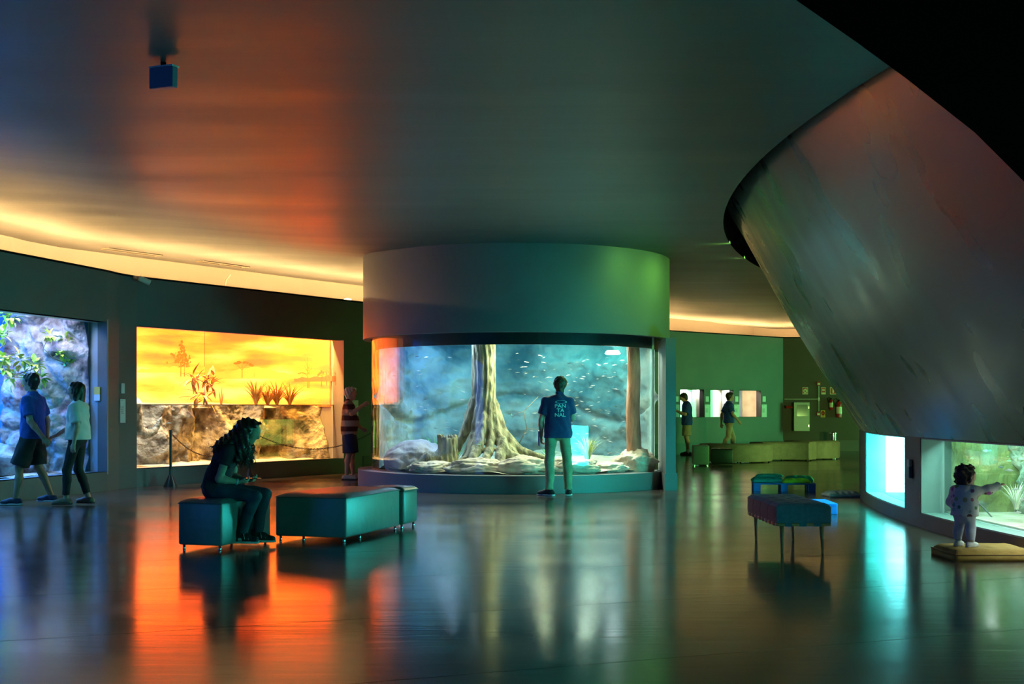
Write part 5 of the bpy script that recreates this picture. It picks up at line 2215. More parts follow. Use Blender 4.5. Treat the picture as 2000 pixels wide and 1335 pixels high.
tag(o, 'short pale cable looping out of the cove above the sunset aquarium', 'cable')

# plate hanging from the ceiling
hx = PX(319, 122, 9.37)
e = empty('hanging_box', (hx.x, hx.y, ceil_z(hx.x, hx.y) - 0.02), R(-22))
tag(e, 'small square blue-grey box hanging from the ceiling at upper left', 'box')
b = MB()
b.rbox((-0.105, -0.03, -0.17), (0.105, 0.03, -0.02), 0.004, 1)
b.build('housing', M('box_violet', (0.20, 0.18, 0.26), rough=0.5), e)
b = MB()
b.box((-0.105, -0.035, -0.02), (0.105, 0.05, -0.008))
b.build('top_plate', m_whiteP, e)
b = MB()
b.tube([(0, 0, -0.02), (0, 0, 0.05)], 0.02, 8)
b.build('stem', m_black, e)
# ================================================================== people
V3 = lambda *a: np.array(a, float)
m_skin = M('skin_light', (0.52, 0.30, 0.21), (0.58, 0.35, 0.25), scale=10, rough=0.55)
m_skin_t = M('skin_tan', (0.40, 0.22, 0.14), (0.46, 0.26, 0.17), scale=10, rough=0.55)
m_eye = M('eye_dark', (0.015, 0.012, 0.010), rough=0.15)
m_eyew = M('eye_white', (0.6, 0.58, 0.55), rough=0.2)


def unit(v):
    v = np.array(v, float)
    return v / max(1e-9, np.linalg.norm(v))


def std(h):
    s = h / 1.75
    J = dict(pelvis=(0, 0, 0.96), waist=(0, 0.0, 1.10), chest=(0, 0.0, 1.28), neck=(0, -0.01, 1.48), head=(0, 0.03, 1.635))
    for n, q in (('L', -1), ('R', 1)):
        J['sh' + n] = (0.168 * q, -0.01, 1.385)
        J['el' + n] = (0.235 * q, -0.03, 1.13)
        J['wr' + n] = (0.25 * q, 0.05, 0.885)
        J['hip' + n] = (0.088 * q, 0, 0.93)
        J['kn' + n] = (0.10 * q, 0.015, 0.50)
        J['an' + n] = (0.105 * q, -0.03, 0.085)
        J['toe' + n] = (0.02 * q, 0.2, 0)
    J = {k: V3(*v) * s for k, v in J.items()}
    for n in 'LR':
        J['toe' + n] = unit(J['toe' + n])
    J['fwd'] = V3(0, 1, 0)
    J['hf'] = V3(0, 1, -0.05)
    J['hu'] = V3(0, 0.05, 1)
    return J


class Human:
    def __init__(s, name, label, loc, rz, J, k=1.0, skin=None, vox=0.009, belly=0.0, heads=1.0):
        s.e = empty(name, loc, rz)
        tag(s.e, label, 'person')
        s.J, s.k, s.vox, s.belly, s.heads = J, k, vox, belly, heads
        s.skin = skin or m_skin
        s.B = SDF()
        s.f = unit(J['fwd'])
        s.up = unit(J['chest'] - J['pelvis'])
        s.r = unit(np.cross(s.f, s.up))
        s.hf, s.hu = unit(J['hf']), unit(J['hu'])
        s.hf = unit(s.hf - s.hu * (s.hf @ s.hu))
        s.hr = unit(np.cross(s.hf, s.hu))
        s.torso(s.B, -0.012)
        s.arms(s.B, 0)
        s.legs(s.B, 0)
        s.head(s.B)

    def torso(s, S, inf, hem=None, clip=None):
        J, k, r, f = s.J, s.k, s.r, s.f
        fl = (f, 0.78)
        b = s.belly
        S.cap(J['pelvis'] - r * 0.055 * k, J['pelvis'] + r * 0.055 * k, 0.118 * k + inf, None, 0.05, (f, 0.86), clip)
        S.cap(J['pelvis'], J['waist'] + f * b * 0.5, 0.125 * k + inf + b * 0.4, 0.125 * k + inf + b * 0.6, 0.06, fl if b == 0 else (f, 0.95), clip)
        S.cap(J['waist'] - r * 0.045 * k + f * b * 0.5, J['waist'] + r * 0.045 * k + f * b * 0.5, 0.098 * k + inf + b * 0.5, None, 0.06, (f, 0.9), clip)
        S.cap(J['waist'] + f * b * 0.4, J['chest'], 0.115 * k + inf + b * 0.3, 0.135 * k + inf, 0.06, fl, clip)
        S.cap(J['chest'] - r * 0.07 * k, J['chest'] + r * 0.07 * k, 0.115 * k + inf, None, 0.06, (f, 0.9), clip)
        up = J['chest'] * 0.45 + J['neck'] * 0.55
        S.cap(up - r * 0.05 * k, up + r * 0.05 * k, 0.078 * k + inf, None, 0.06, (f, 0.85), clip)
        for n in 'LR':
            S.cap(up, J['sh' + n], 0.070 * k + inf, 0.050 * k + inf, 0.05, None, clip)
        S.cap(up, J['neck'] + (J['neck'] - J['chest']) * 0.02, 0.075 * k + inf, 0.055 * k + min(inf, 0.006), 0.04, None, clip)

    def arms(s, S, inf):
        J, k = s.J, s.k
        for n in 'LR':
            S.cap(J['sh' + n], J['el' + n], 0.052 * k, 0.040 * k, 0.03)
            m = J['el' + n] * 0.7 + J['wr' + n] * 0.3
            S.cap(J['el' + n], m, 0.040 * k, 0.042 * k, 0.02)
            S.cap(m, J['wr' + n], 0.041 * k, 0.026 * k, 0.02)

    def legs(s, S, inf):
        J, k = s.J, s.k
        for n in 'LR':
            S.cap(J['hip' + n], J['kn' + n], 0.076 * k, 0.052 * k, 0.03)
            back = -unit(np.cross(np.cross(s.f, unit(J['an' + n] - J['kn' + n])), unit(J['an' + n] - J['kn' + n]))) * -1
            m = J['kn' + n] * 0.68 + J['an' + n] * 0.32
            bk_ = unit(J['toe' + n] * 1.0)
            m2 = m - bk_ * 0.018 * k
            S.cap(J['kn' + n], m2, 0.050 * k, 0.052 * k, 0.03)
            S.cap(m2, J['an' + n], 0.051 * k, 0.035 * k, 0.03)
            # foot inside the shoe
            t = unit(J['toe' + n])
            S.cap(J['an' + n] - t * 0.02 * k - V3(0, 0, 0.035) * k, J['an' + n] + t * 0.13 * k - V3(0, 0, 0.05) * k, 0.032 * k, 0.024 * k, 0.02)

    def head(s, S):
        J, hs = s.J, s.heads
        c, f, u, r = J['head'], s.hf, s.hu, s.hr
        q = lambda a, b, d=0.0: c + (f * a + u * b + r * d) * hs
        S.cap(J['neck'] - unit(J['neck'] - J['chest']) * 0.04 * s.k, q(-0.012, -0.055), 0.052 * s.k, 0.050 * hs, 0.03)
        S.cap(q(-0.025, 0.028), q(0.022, 0.030), 0.086 * hs, 0.080 * hs, 0.02, (r, 0.88))
        S.cap(q(0.040, 0.015), q(0.052, -0.075), 0.058 * hs, 0.034 * hs, 0.03, (r, 0.95))
        S.cap(q(0.0, -0.05), q(0.045, -0.078), 0.052 * hs, 0.034 * hs, 0.03)
        S.cap(q(0.092, 0.018), q(0.112, -0.020), 0.008 * hs, 0.012 * hs, 0.012)
        S.cap(q(0.096, -0.022, -0.010), q(0.096, -0.022, 0.010), 0.009 * hs, None, 0.01)
        S.cap(q(0.084, -0.046, -0.016), q(0.084, -0.046, 0.016), 0.009 * hs, None, 0.008)
        S.cap(q(0.085, 0.036, -0.032), q(0.085, 0.036, 0.032), 0.011 * hs, None, 0.015)
        for e in (-1, 1):
            S.cap(q(-0.008, 0.016, 0.078 * e), q(-0.002, -0.020, 0.076 * e), 0.017 * hs, 0.011 * hs, 0.008, (r, 0.5))
            S.cap(q(0.060, -0.012, 0.035 * e), q(0.055, -0.016, 0.04 * e), 0.022 * hs, None, 0.02)

    def eyes(s):
        c, f, u, r, hs = s.J['head'], s.hf, s.hu, s.hr, s.heads
        for e in (-1, 1):
            b = MB()
            b.ball(Vector(c + (f * 0.083 + u * 0.012 + r * 0.030 * e) * hs), 0.0125 * hs, 2)
            o = b.build('eye', m_eyew, s.e, smooth=True)
            b = MB()
            b.ball(Vector(c + (f * 0.0895 + u * 0.011 + r * 0.031 * e) * hs), 0.0065 * hs, 2)
            b.build('iris', m_eye, o, smooth=True)
        for e in (-1, 1):
            b = MB()
            p = [c + (f * (0.094 - 0.004 * abs(t)) + u * (0.042 - 0.003 * t * t) + r * (0.032 + 0.016 * t) * e) * hs for t in (-1, 0, 1)]
            b.tube([Vector(x) for x in p], [0.003 * hs, 0.004 * hs, 0.002 * hs], 6)
            b.build('eyebrow', s.hairmat if hasattr(s, 'hairmat') else m_eye, s.e)

    def hand(s, n, d=None, palm=None, curl=0.5, thumb=0.6, spread=1.0):
        J, k, S = s.J, s.k, s.B
        w = J['wr' + n]
        d = unit(d if d is not None else J['wr' + n] - J['el' + n])
        palm = palm if palm is not None else (s.r * (1 if n == 'L' else -1))
        pn = unit(np.array(palm) - d * (np.array(palm) @ d))
        lat = unit(np.cross(d, pn))
        if lat @ s.f < 0:
            lat = -lat          # towards the thumb side
        S.cap(w - d * 0.01 * k, w + d * 0.075 * k, 0.027 * k, 0.034 * k, 0.012, (pn, 0.5))
        S.cap(w + d * 0.045 * k - lat * 0.016 * k, w + d * 0.08 * k - lat * 0.020 * k, 0.018 * k, 0.017 * k, 0.01, (pn, 0.8))
        for i, L in enumerate((0.074, 0.082, 0.077, 0.060)):
            o = (0.029 - 0.0193 * i) * k
            b0 = w + d * (0.082 - 0.004 * abs(i - 1.2)) * k + lat * o
            L = L * k
            a1, a2, a3 = curl * 0.7, curl * 1.6, curl * 2.4
            sp = lat * (1.5 - i) * 0.05 * spread
            p1 = b0 + (d * math.cos(a1) + pn * math.sin(a1) + sp) * L * 0.45
            p2 = p1 + (d * math.cos(a2) + pn * math.sin(a2)) * L * 0.32
            p3 = p2 + (d * math.cos(a3) + pn * math.sin(a3)) * L * 0.25
            S.cap(b0, p1, 0.0092 * k, 0.0088 * k, 0.004)
            S.cap(p1, p2, 0.0088 * k, 0.0082 * k, 0.003)
            S.cap(p2, p3, 0.0082 * k, 0.0070 * k, 0.003)
        t0 = w + d * 0.022 * k + lat * 0.022 * k
        t1 = t0 + unit(d * 0.75 + lat * thumb + pn * 0.35) * 0.042 * k
        t2 = t1 + unit(d * 0.9 + lat * thumb * 0.3 + pn * 0.5) * 0.030 * k
        S.cap(t0, t1, 0.014 * k, 0.0105 * k, 0.008)
        S.cap(t1, t2, 0.0105 * k, 0.0085 * k, 0.004)

    def finish(s, eyes=True):
        link('body', s.B.mesh('body', s.vox), s.e, s.skin)
        if eyes:
            s.eyes()
        return s.e

    # -------------------------------------------------- clothes
    def wrinkle(s, amp, fz=34.0):
        return lambda x, y, z: amp * (np.sin(z * fz + 2.5 * np.sin(x * 13 + y * 7)) * np.sin(x * 17 - y * 19 + z * 8) + 0.6 * np.sin((x + y) * 41 + z * 23))

    def shirt(s, mat, sleeve=0.55, hem=0.10, inf=0.016, name='shirt', loose=0.0, amp=0.0035, flare=0.0, collar=None, hemline=None):
        J, k = s.J, s.k
        S = SDF()
        s.torso(S, inf)
        up = unit(J['waist'] - J['pelvis'])
        hp = J['pelvis'] - up * hem
        S.cap(J['waist'] - s.r * 0.05 * k, hp - s.r * 0.06 * k - up * 0.05, 0.105 * k + inf + loose, 0.112 * k + inf + loose + flare, 0.05, (s.f, 0.85))
        S.cap(J['waist'] + s.r * 0.05 * k, hp + s.r * 0.06 * k - up * 0.05, 0.105 * k + inf + loose, 0.112 * k + inf + loose + flare, 0.05, (s.f, 0.85))
        for n in 'LR':
            d = J['el' + n] - J['sh' + n]
            if sleeve <= 1.0:
                end = J['sh' + n] + d * sleeve
                S.cap(J['sh' + n], end + unit(d) * 0.05, 0.062 * k + inf * 0.5, 0.060 * k + inf * 0.8, 0.03, None, [(end, d)])
            else:
                S.cap(J['sh' + n], J['el' + n], 0.062 * k + inf * 0.5, 0.052 * k + inf * 0.5, 0.03)
                d2 = J['wr' + n] - J['el' + n]
                end = J['el' + n] + d2 * (sleeve - 1)
                S.cap(J['el' + n], end, 0.054 * k + inf * 0.5 + loose * 0.6, 0.044 * k + inf * 0.5 + loose * 0.5, 0.03, None, [(end, d2)])
        S.disp = s.wrinkle(amp)
        S.cut(hp, -up)
        nk = J['neck']
        ndir = unit(nk - J['chest'])
        S.cap(nk + ndir * 0.085 * k + s.f * 0.012 * k, nk + ndir * 0.20 * k + s.f * 0.03 * k, 0.075 * k, 0.10 * k, 0.001, sub=True)
        o = link(name, S.mesh(name, s.vox), s.e, mat)
        if collar is not None:
            C = SDF()
            c0 = nk + ndir * 0.012 * k
            C.cap(c0 - ndir * 0.02 * k, c0 + ndir * 0.02 * k, 0.068 * k, 0.064 * k, 0.01)
            C.cap(c0 - ndir * 0.06 * k, c0 + ndir * 0.08 * k, 0.054 * k, 0.054 * k, 0.001, sub=True)
            link('collar', C.mesh('collar', 0.006), o, collar)
        s.shirt_o = o
        return o

    def pants(s, mat, length=1.9, inf=0.014, waist=0.06, amp=0.004, name='trousers', loose=0.0, cuff=0.0):
        """length: 0..1 along the thigh, 1..2 along the shin"""
        J, k = s.J, s.k
        S = SDF()
        up = unit(J['waist'] - J['pelvis'])
        wp_ = J['pelvis'] + up * waist
        wc = [(wp_, up)]
        S.cap(J['pelvis'] - s.r * 0.058 * k, J['pelvis'] + s.r * 0.058 * k, 0.120 * k + inf, None, 0.05, (s.f, 0.9), wc)
        S.cap(J['pelvis'], wp_ + up * 0.05, 0.130 * k + inf, 0.125 * k + inf, 0.05, (s.f, 0.85), wc)
        for n in 'LR':
            d = J['kn' + n] - J['hip' + n]
            if length <= 1:
                end = J['hip' + n] + d * length
                S.cap(J['hip' + n], end + unit(d) * 0.06, 0.094 * k + inf, 0.082 * k + inf + loose, 0.02, None, [(end, d)])
            else:
                S.cap(J['hip' + n], J['kn' + n], 0.084 * k + inf, 0.058 * k + inf, 0.012)
                d2 = J['an' + n] - J['kn' + n]
                end = J['kn' + n] + d2 * (length - 1)
                m2 = J['kn' + n] * 0.68 + J['an' + n] * 0.32 - unit(J['toe' + n]) * 0.015 * k
                S.cap(J['kn' + n], m2, 0.060 * k + inf, 0.058 * k + inf + loose, 0.02)
                S.cap(m2, end + unit(d2) * 0.03, 0.058 * k + inf + loose, 0.046 * k + inf + loose, 0.02, None, [(end, d2)])
        S.disp = s.wrinkle(amp, 26)
        return link(name, S.mesh(name, s.vox), s.e, mat)

    def hair(s, mat, style='short', inf=0.012, vox=None, amp=0.003, extra=None, low=-0.03, front=0.05):
        s.hairmat = mat
        hs = s.heads
        c, f, u, r = s.J['head'], s.hf, s.hu, s.hr
        q = lambda a, b, d=0.0: c + (f * a + u * b + r * d) * hs
        S = SDF()
        cl = [(q(front, 0.045), f * 0.85 - u * 0.5)]
        S.cap(q(-0.028, 0.030), q(0.024, 0.034), (0.088 + inf) * hs, (0.082 + inf) * hs, 0.02, (r, 0.9), cl + [(q(0, low), f * 0.5 - u * 0.85)])
        S.cap(q(-0.035, 0.0), q(-0.030, low - 0.02), (0.072 + inf * 0.6) * hs, (0.058 + inf * 0.3) * hs, 0.02, (r, 0.95), [(q(-0.005, 0), f)])
        if extra:
            extra(S, q, hs)
        S.disp = lambda x, y, z: amp * (np.sin(x * 90 + 3 * np.sin(z * 60)) * np.sin(z * 110 + y * 50) + np.sin(y * 120 + z * 40))
        return link('hair', S.mesh('hair', vox or s.vox * 0.8), s.e, mat)

    def shoe(s, n, upper, sole, L=0.275, high=False, name='shoe', laces=None, stripe=None):
        J, k = s.J, s.k
        an = J['an' + n]
        t = unit(V3(J['toe' + n][0], J['toe' + n][1], 0))
        l = V3(-t[1], t[0], 0)
        base = V3(an[0], an[1], an[2] - 0.085 * k)
        g = lambda a, b, z: base + t * a * k + l * b * k + V3(0, 0, z * k)
        S = SDF()
        S.cap(g(-0.055, 0, 0.042), g(0.06, 0, 0.052), 0.042 * k, 0.042 * k, 0.02, None)
        S.cap(g(0.06, 0, 0.05), g(0.165, 0, 0.034), 0.044 * k, 0.034 * k, 0.03)
        S.cap(g(0.10, 0.012, 0.036), g(0.16, 0.010, 0.032), 0.038 * k, 0.032 * k, 0.02)
        S.cap(g(-0.03, 0, 0.05), g(-0.02 if high else -0.025, 0, 0.145 if high else 0.085), 0.044 * k, 0.044 * k, 0.02, None, [(g(0, 0, 0.145 if high else 0.092), (0, 0, 1))])
        if high:
            S.cap(g(0.0, 0, 0.10), g(0.07, 0, 0.07), 0.04 * k, 0.035 * k, 0.03)
        S.cut(g(0, 0, 0.016), (0, 0, -1))
        o = link(name, S.mesh(name, 0.006), s.e, upper)
        P = SDF()
        P.cap(g(-0.058, 0, 0.012), g(0.06, 0, 0.012), 0.046 * k, 0.046 * k, 0.02, (V3(0, 0, 1), 0.6))
        P.cap(g(0.06, 0, 0.012), g(0.165, 0.004, 0.012), 0.049 * k, 0.042 * k, 0.02, (V3(0, 0, 1), 0.6))
        P.cut(g(0, 0, 0.0), (0, 0, -1))
        P.cut(g(0, 0, 0.026), (0, 0, 1))
        link('sole', P.mesh('sole', 0.006), o, sole)
        if laces is not None:
            b = MB()
            for i in range(5):
                a = 0.035 + 0.022 * i
                z = 0.108 - 0.010 * i if not high else 0.118 - 0.013 * i
                b.tube([Vector(g(a - 0.006, 0.030, z - 0.018)), Vector(g(a, 0.0, z)), Vector(g(a + 0.008, -0.030, z - 0.018))], 0.0035 * k, 5)
                b.tube([Vector(g(a + 0.008, 0.030, z - 0.018)), Vector(g(a, 0.0, z + 0.002)), Vector(g(a - 0.006, -0.030, z - 0.018))], 0.0035 * k, 5)
            b.tube([Vector(g(0.03, 0.0, 0.12)), Vector(g(0.05, -0.05, 0.10)), Vector(g(0.06, -0.055, 0.05))], 0.003 * k, 5)
            b.tube([Vector(g(0.03, 0.0, 0.12)), Vector(g(0.06, 0.045, 0.11)), Vector(g(0.075, 0.052, 0.06))], 0.003 * k, 5)
            b.build('laces', laces, o, smooth=True)
        if stripe is not None:
            for sd in (-1, 1):
                Q = SDF()
                Q.cap(g(-0.055, 0.0, 0.050), g(0.085, 0, 0.050), 0.0485 * k, 0.0475 * k, 0.01, None, [(g(0, 0.018 * sd, 0), l * -sd), (g(0, 0, 0.078), (0, 0, 1)), (g(0, 0, 0.030), (0, 0, -1))])
                link('side_panel', Q.mesh('side_panel', 0.006), o, stripe)
        return o


def text_print(person, lines, center, wdt, height, mat, normal, upv=(0, 0, 1), ellipse=True):
    """flat print laid onto the back of a shirt, following its surface"""
    sh = person.shirt_o.data
    bvh = BVHTree.FromPolygons([v.co[:] for v in sh.vertices], [p.vertices[:] for p in sh.polygons])
    nrm = Vector(normal).normalized()
    upv = Vector(upv).normalized()
    rt = upv.cross(nrm).normalized()
    out = MB()

    def put(me, sx, sy, ox, oy):
        b2 = bmesh.new()
        b2.from_mesh(me)
        bmesh.ops.triangulate(b2, faces=b2.faces)
        bmesh.ops.subdivide_edges(b2, edges=b2.edges, cuts=2, use_grid_fill=True)
        for v in b2.verts:
            p = Vector(center) + rt * (v.co.x * sx + ox) + upv * (v.co.y * sy + oy)
            hit = bvh.ray_cast(p + nrm * 0.5, -nrm)
            q = hit[0] if hit[0] is not None else p
            v.co = q + nrm * 0.0035
        out.absorb(b2)

    lh = height / len(lines)
    for i, tx in enumerate(lines):
        cu = bpy.data.curves.new('t', 'FONT')
        cu.body = tx
        cu.size = 1.0
        cu.offset = 0.02
        ob = bpy.data.objects.new('t', cu)
        COL.objects.link(ob)
        dg = bpy.context.evaluated_depsgraph_get()
        me = bpy.data.meshes.new_from_object(ob.evaluated_get(dg))
        xs = [v.co.x for v in me.vertices]
        ys = [v.co.y for v in me.vertices]
        sx = wdt * (0.98 if len(tx) > 2 else 0.70) / (max(xs) - min(xs))
        sy = lh * 0.82 / (max(ys) - min(ys))
        put(me, sx, sy, -wdt / 2 - min(xs) * sx + (0 if len(tx) > 2 else wdt * 0.16), height / 2 - lh * (i + 0.9) - min(ys) * sy)
        bpy.data.objects.remove(ob)
        bpy.data.curves.remove(cu)
        bpy.data.meshes.remove(me)
    if ellipse:
        b = MB()
        n = 36
        for k in range(n):
            a, c = 2 * math.pi * k / n, 2 * math.pi * (k + 1) / n
            vs = [b.bm.verts.new((r_ * math.cos(t), r_ * math.sin(t), 0)) for (r_, t) in ((1.0, a), (1.0, c), (0.86, c), (0.86, a))]
            b.bm.faces.new(vs)
        me = b.mesh('ell')
        put(me, wdt * 0.52, height * 0.115, 0.01, height * 0.62)
        bpy.data.meshes.remove(me)
    return out.build('shirt_print', mat, person.shirt_o)


m_navy = M('navy_pique', (0.010, 0.030, 0.13), (0.014, 0.040, 0.16), scale=20, rough=0.8, bump=0.2, bscale=200, sheen=0.2)
m_royal = M('royal_cotton', (0.012, 0.06, 0.30), (0.016, 0.075, 0.36), scale=20, rough=0.85)
m_khaki = M('khaki_twill', (0.30, 0.30, 0.17), (0.36, 0.36, 0.21), scale=14, rough=0.85, bump=0.2, bscale=150)
m_beige = M('beige_twill', (0.34, 0.28, 0.19), (0.40, 0.33, 0.23), scale=14, rough=0.85)
m_dark = M('black_cotton', (0.015, 0.015, 0.017), (0.02, 0.02, 0.022), scale=14, rough=0.85)
m_brownhair = M('brown_hair', (0.030, 0.016, 0.008), (0.07, 0.04, 0.02), scale=40, rough=0.5, stretch=(3, 3, 0.5))
m_rubber = M('white_rubber', (0.55, 0.55, 0.53), rough=0.6)
m_blackshoe = M('black_canvas', (0.012, 0.012, 0.013), rough=0.7)

# ---- guide seen from behind in front of the round tank
J = std(1.765)
J['pelvis'] = V3(0.005, 0.0, 0.965)
J['waist'] = V3(0.005, 0.0, 1.11)
J['chest'] = V3(0.01, -0.01, 1.29)
J['head'] = V3(0.045, 0.035, 1.645)
J['neck'] = V3(0.025, -0.005, 1.49)
J['hf'] = V3(0.35, 1, -0.05)
J['anL'], J['knL'] = V3(-0.13, -0.02, 0.085), V3(-0.125, 0.02, 0.50)
J['anR'], J['knR'] = V3(0.16, 0.0, 0.085), V3(0.145, 0.03, 0.50)
J['hipL'], J['hipR'] = V3(-0.092, 0, 0.93), V3(0.098, 0, 0.93)
J['toeL'], J['toeR'] = V3(-0.80, 0.55, 0), V3(0.12, 1, 0)
J['elL'], J['wrL'] = V3(-0.245, -0.02, 1.13), V3(-0.245, 0.04, 0.885)
J['elR'], J['wrR'] = V3(0.225, 0.01, 1.15), V3(0.13, 0.23, 1.10)
g = Human('person', 'young man seen from behind in navy polo and khaki trousers before the round tank', (0.68, 19.05, 0), 0, J, 1.0, m_skin, 0.009)
g.hand('L', None, V3(1, 0, 0), 0.7)
g.hand('R', V3(-0.6, 0.6, 0.0), V3(0, 0.2, -1), 0.6)
g.shirt(m_navy, 0.72, 0.105, 0.022, 'polo_shirt', 0.008, 0.004, 0.01, m_navy)
g.pants(m_khaki, 1.97, 0.010, 0.0, 0.005, 'trousers')
g.hair(m_brownhair, inf=0.018, low=-0.055, amp=0.005)
for n in 'LR':
    g.shoe(n, m_blackshoe, m_rubber)
g.finish()
text_print(g, ['PAN', 'TA', 'NAL'], (0.035, 0, 1.27), 0.165, 0.20, M('print_white', (0.55, 0.80, 0.78), rough=0.7), (0, -1, 0))
tb = MB()
tb.rbox((-0.012, -0.075, -0.11), (0.012, 0.075, 0.11), 0.006, 2)
o = tb.build('tablet', M('violet_case', (0.12, 0.08, 0.30), rough=0.4), loc=(0.68 - 0.278, 19.05 + 0.06, 0.86))
o.rotation_euler = (R(8), 0, 0)
tag(o, 'violet tablet held at the guide\'s left side', 'tablet')

# ---- seated girl with phone
J = std(1.58)
sx = 0.085
J.update(pelvis=V3(0, 0.0, 0.565), waist=V3(0, 0.045, 0.70), chest=V3(0, 0.115, 0.845), neck=V3(0, 0.215, 0.965), head=V3(0, 0.325, 1.075),
         hf=V3(0.0, 1, -0.42), hu=V3(0, 0.42, 1), fwd=V3(0, 0.75, -0.42),
         shR=V3(0.155, 0.165, 0.905), shL=V3(-0.155, 0.165, 0.905), elR=V3(0.19, 0.085, 0.645), elL=V3(-0.19, 0.13, 0.645), wrR=V3(0.115, 0.245, 0.615), wrL=V3(-0.08, 0.285, 0.62),
         hipR=V3(0.085, 0.02, 0.545), hipL=V3(-0.085, 0.02, 0.545), knR=V3(0.10, 0.405, 0.475), knL=V3(-0.10, 0.455, 0.485), anR=V3(0.11, 0.27, 0.115), anL=V3(-0.09, 0.385, 0.105),
         toeR=V3(0.12, 1, 0), toeL=V3(0.05, 1, 0))
gl2 = Human('person', 'girl with long curly hair sitting hunched on the bench, looking at a phone', (-2.80, 12.05, 0), R(-90), J, 0.86, m_skin, 0.008, heads=0.93)
gl2.hand('R', V3(-0.35, 1, 0.0), V3(-0.3, 0, 1), 0.7)
gl2.hand('L', V3(0.35, 1, 0.0), V3(0.3, 0, 1), 0.7)
m_tee = M('maroon_tee', (0.045, 0.018, 0.028), (0.06, 0.024, 0.036), scale=12, rough=0.85)
gl2.shirt(m_tee, 0.50, 0.04, 0.014, 'tee_shirt', 0.004, 0.005)
m_jean = M('dark_denim', (0.020, 0.032, 0.055), (0.04, 0.06, 0.10), scale=6, rough=0.8, bump=0.2, bscale=120)
gl2.pants(m_jean, 1.93, 0.008, 0.06, 0.004, 'jeans')
m_redhair = M('dark_red_hair', (0.035, 0.010, 0.006), (0.10, 0.028, 0.014), scale=30, rough=0.45, stretch=(2, 2, 0.7))
rh = random.Random(5)


def long_hair(S, q, hs):
    # mass falling over shoulders and back; locks hanging forward beside the face
    W = lambda y, z, x=0.0: V3(x, y, z)
    S.cap(W(0.28, 1.09), W(0.19, 0.965), 0.095, 0.105, 0.04, (V3(1, 0, 0), 1.05))
    S.cap(W(0.22, 1.00), W(0.10, 0.915), 0.10, 0.105, 0.04, (V3(1, 0, 0), 1.35))
    S.cap(W(0.12, 0.93), W(0.05, 0.86), 0.095, 0.05, 0.04, (V3(1, 0, 0), 1.5))
    for sd in (-1, 1):
        S.cap(W(0.31, 1.10, 0.07 * sd), W(0.27, 0.93, 0.10 * sd), 0.045, 0.06, 0.03)
        S.cap(W(0.27, 0.94, 0.10 * sd), W(0.25, 0.83, 0.11 * sd), 0.06, 0.045, 0.03)
        S.cap(W(0.29, 0.90, 0.10 * sd), W(0.33, 0.79, 0.09 * sd), 0.035, 0.012, 0.02)


gl2.hair(m_redhair, inf=0.022, extra=long_hair, amp=0.007, low=-0.06, front=0.03, vox=0.008)
# separate curls that stand off the mass
cl = MB()
for i in range(320):
    sd = rh.choice((-1, 1))
    if rh.random() < 0.45:
        p = V3(sd * rh.uniform(0.02, 0.16), rh.uniform(0.06, 0.20), rh.uniform(0.90, 1.02))
        dr = V3(sd * 0.25, rh.uniform(-0.9, -0.2), rh.uniform(-0.9, -0.3))
        L = rh.uniform(0.06, 0.13)
    else:
        p = V3(sd * rh.uniform(0.07, 0.13), rh.uniform(0.22, 0.34), rh.uniform(0.86, 1.02))
        dr = V3(sd * 0.15, rh.uniform(-0.1, 0.35), -1)
        L = rh.uniform(0.08, 0.17)
    dr = unit(dr)
    a = unit(np.cross(dr, V3(0.3, 0.5, 0.2)))
    b_ = np.cross(dr, a)
    ph = rh.uniform(0, 6)
    pts = []
    for k in range(9):
        t = k / 8
        pts.append(Vector(p + dr * L * t + (a * math.cos(ph + t * 11) + b_ * math.sin(ph + t * 11)) * 0.010))
    cl.tube(pts, [0.004, 0.005, 0.005, 0.0045, 0.004, 0.0035, 0.003, 0.002, 0.001], 4)
o = cl.build('curls', m_redhair, gl2.e, smooth=True)
o['kind'] = 'stuff'
m_shoeg = M('grey_panel', (0.55, 0.58, 0.58), rough=0.6)
m_lace = M('white_lace', (0.80, 0.82, 0.82), rough=0.7)
for n in 'LR':
    gl2.shoe(n, m_blackshoe, M('grey_rubber', (0.60, 0.63, 0.63), rough=0.6), high=True, name='high_top', laces=m_lace, stripe=m_shoeg)
wb = MB()
for k in range(1):
    c = gl2.J['wrR'] * 0.94 + gl2.J['elR'] * 0.06
    ax = unit(gl2.J['wrR'] - gl2.J['elR'])
    wb.tube([Vector(c - ax * 0.007), Vector(c + ax * 0.007)], 0.029, 16)
wb.build('wristband', M('cyan_band', (0.10, 0.55, 0.55), rough=0.4), gl2.e, smooth=True)
gl2.finish()
ph_ = MB()
ph_.rbox((-0.036, -0.072, -0.004), (0.036, 0.072, 0.004), 0.003, 2)
po = empty('phone', (-2.80 + 0.365, 12.05 - 0.01, 0.64), R(-90))
tag(po, 'dark phone in the seated girl\'s hands', 'phone')
ph_.build('case', M('phone_case', (0.10, 0.03, 0.025), rough=0.4), po)
sb = MB()
sb.box((-0.032, -0.066, 0.0041), (0.032, 0.066, 0.0046))
sb.build('screen', M('phone_glass', (0.03, 0.04, 0.04), rough=0.1), po)

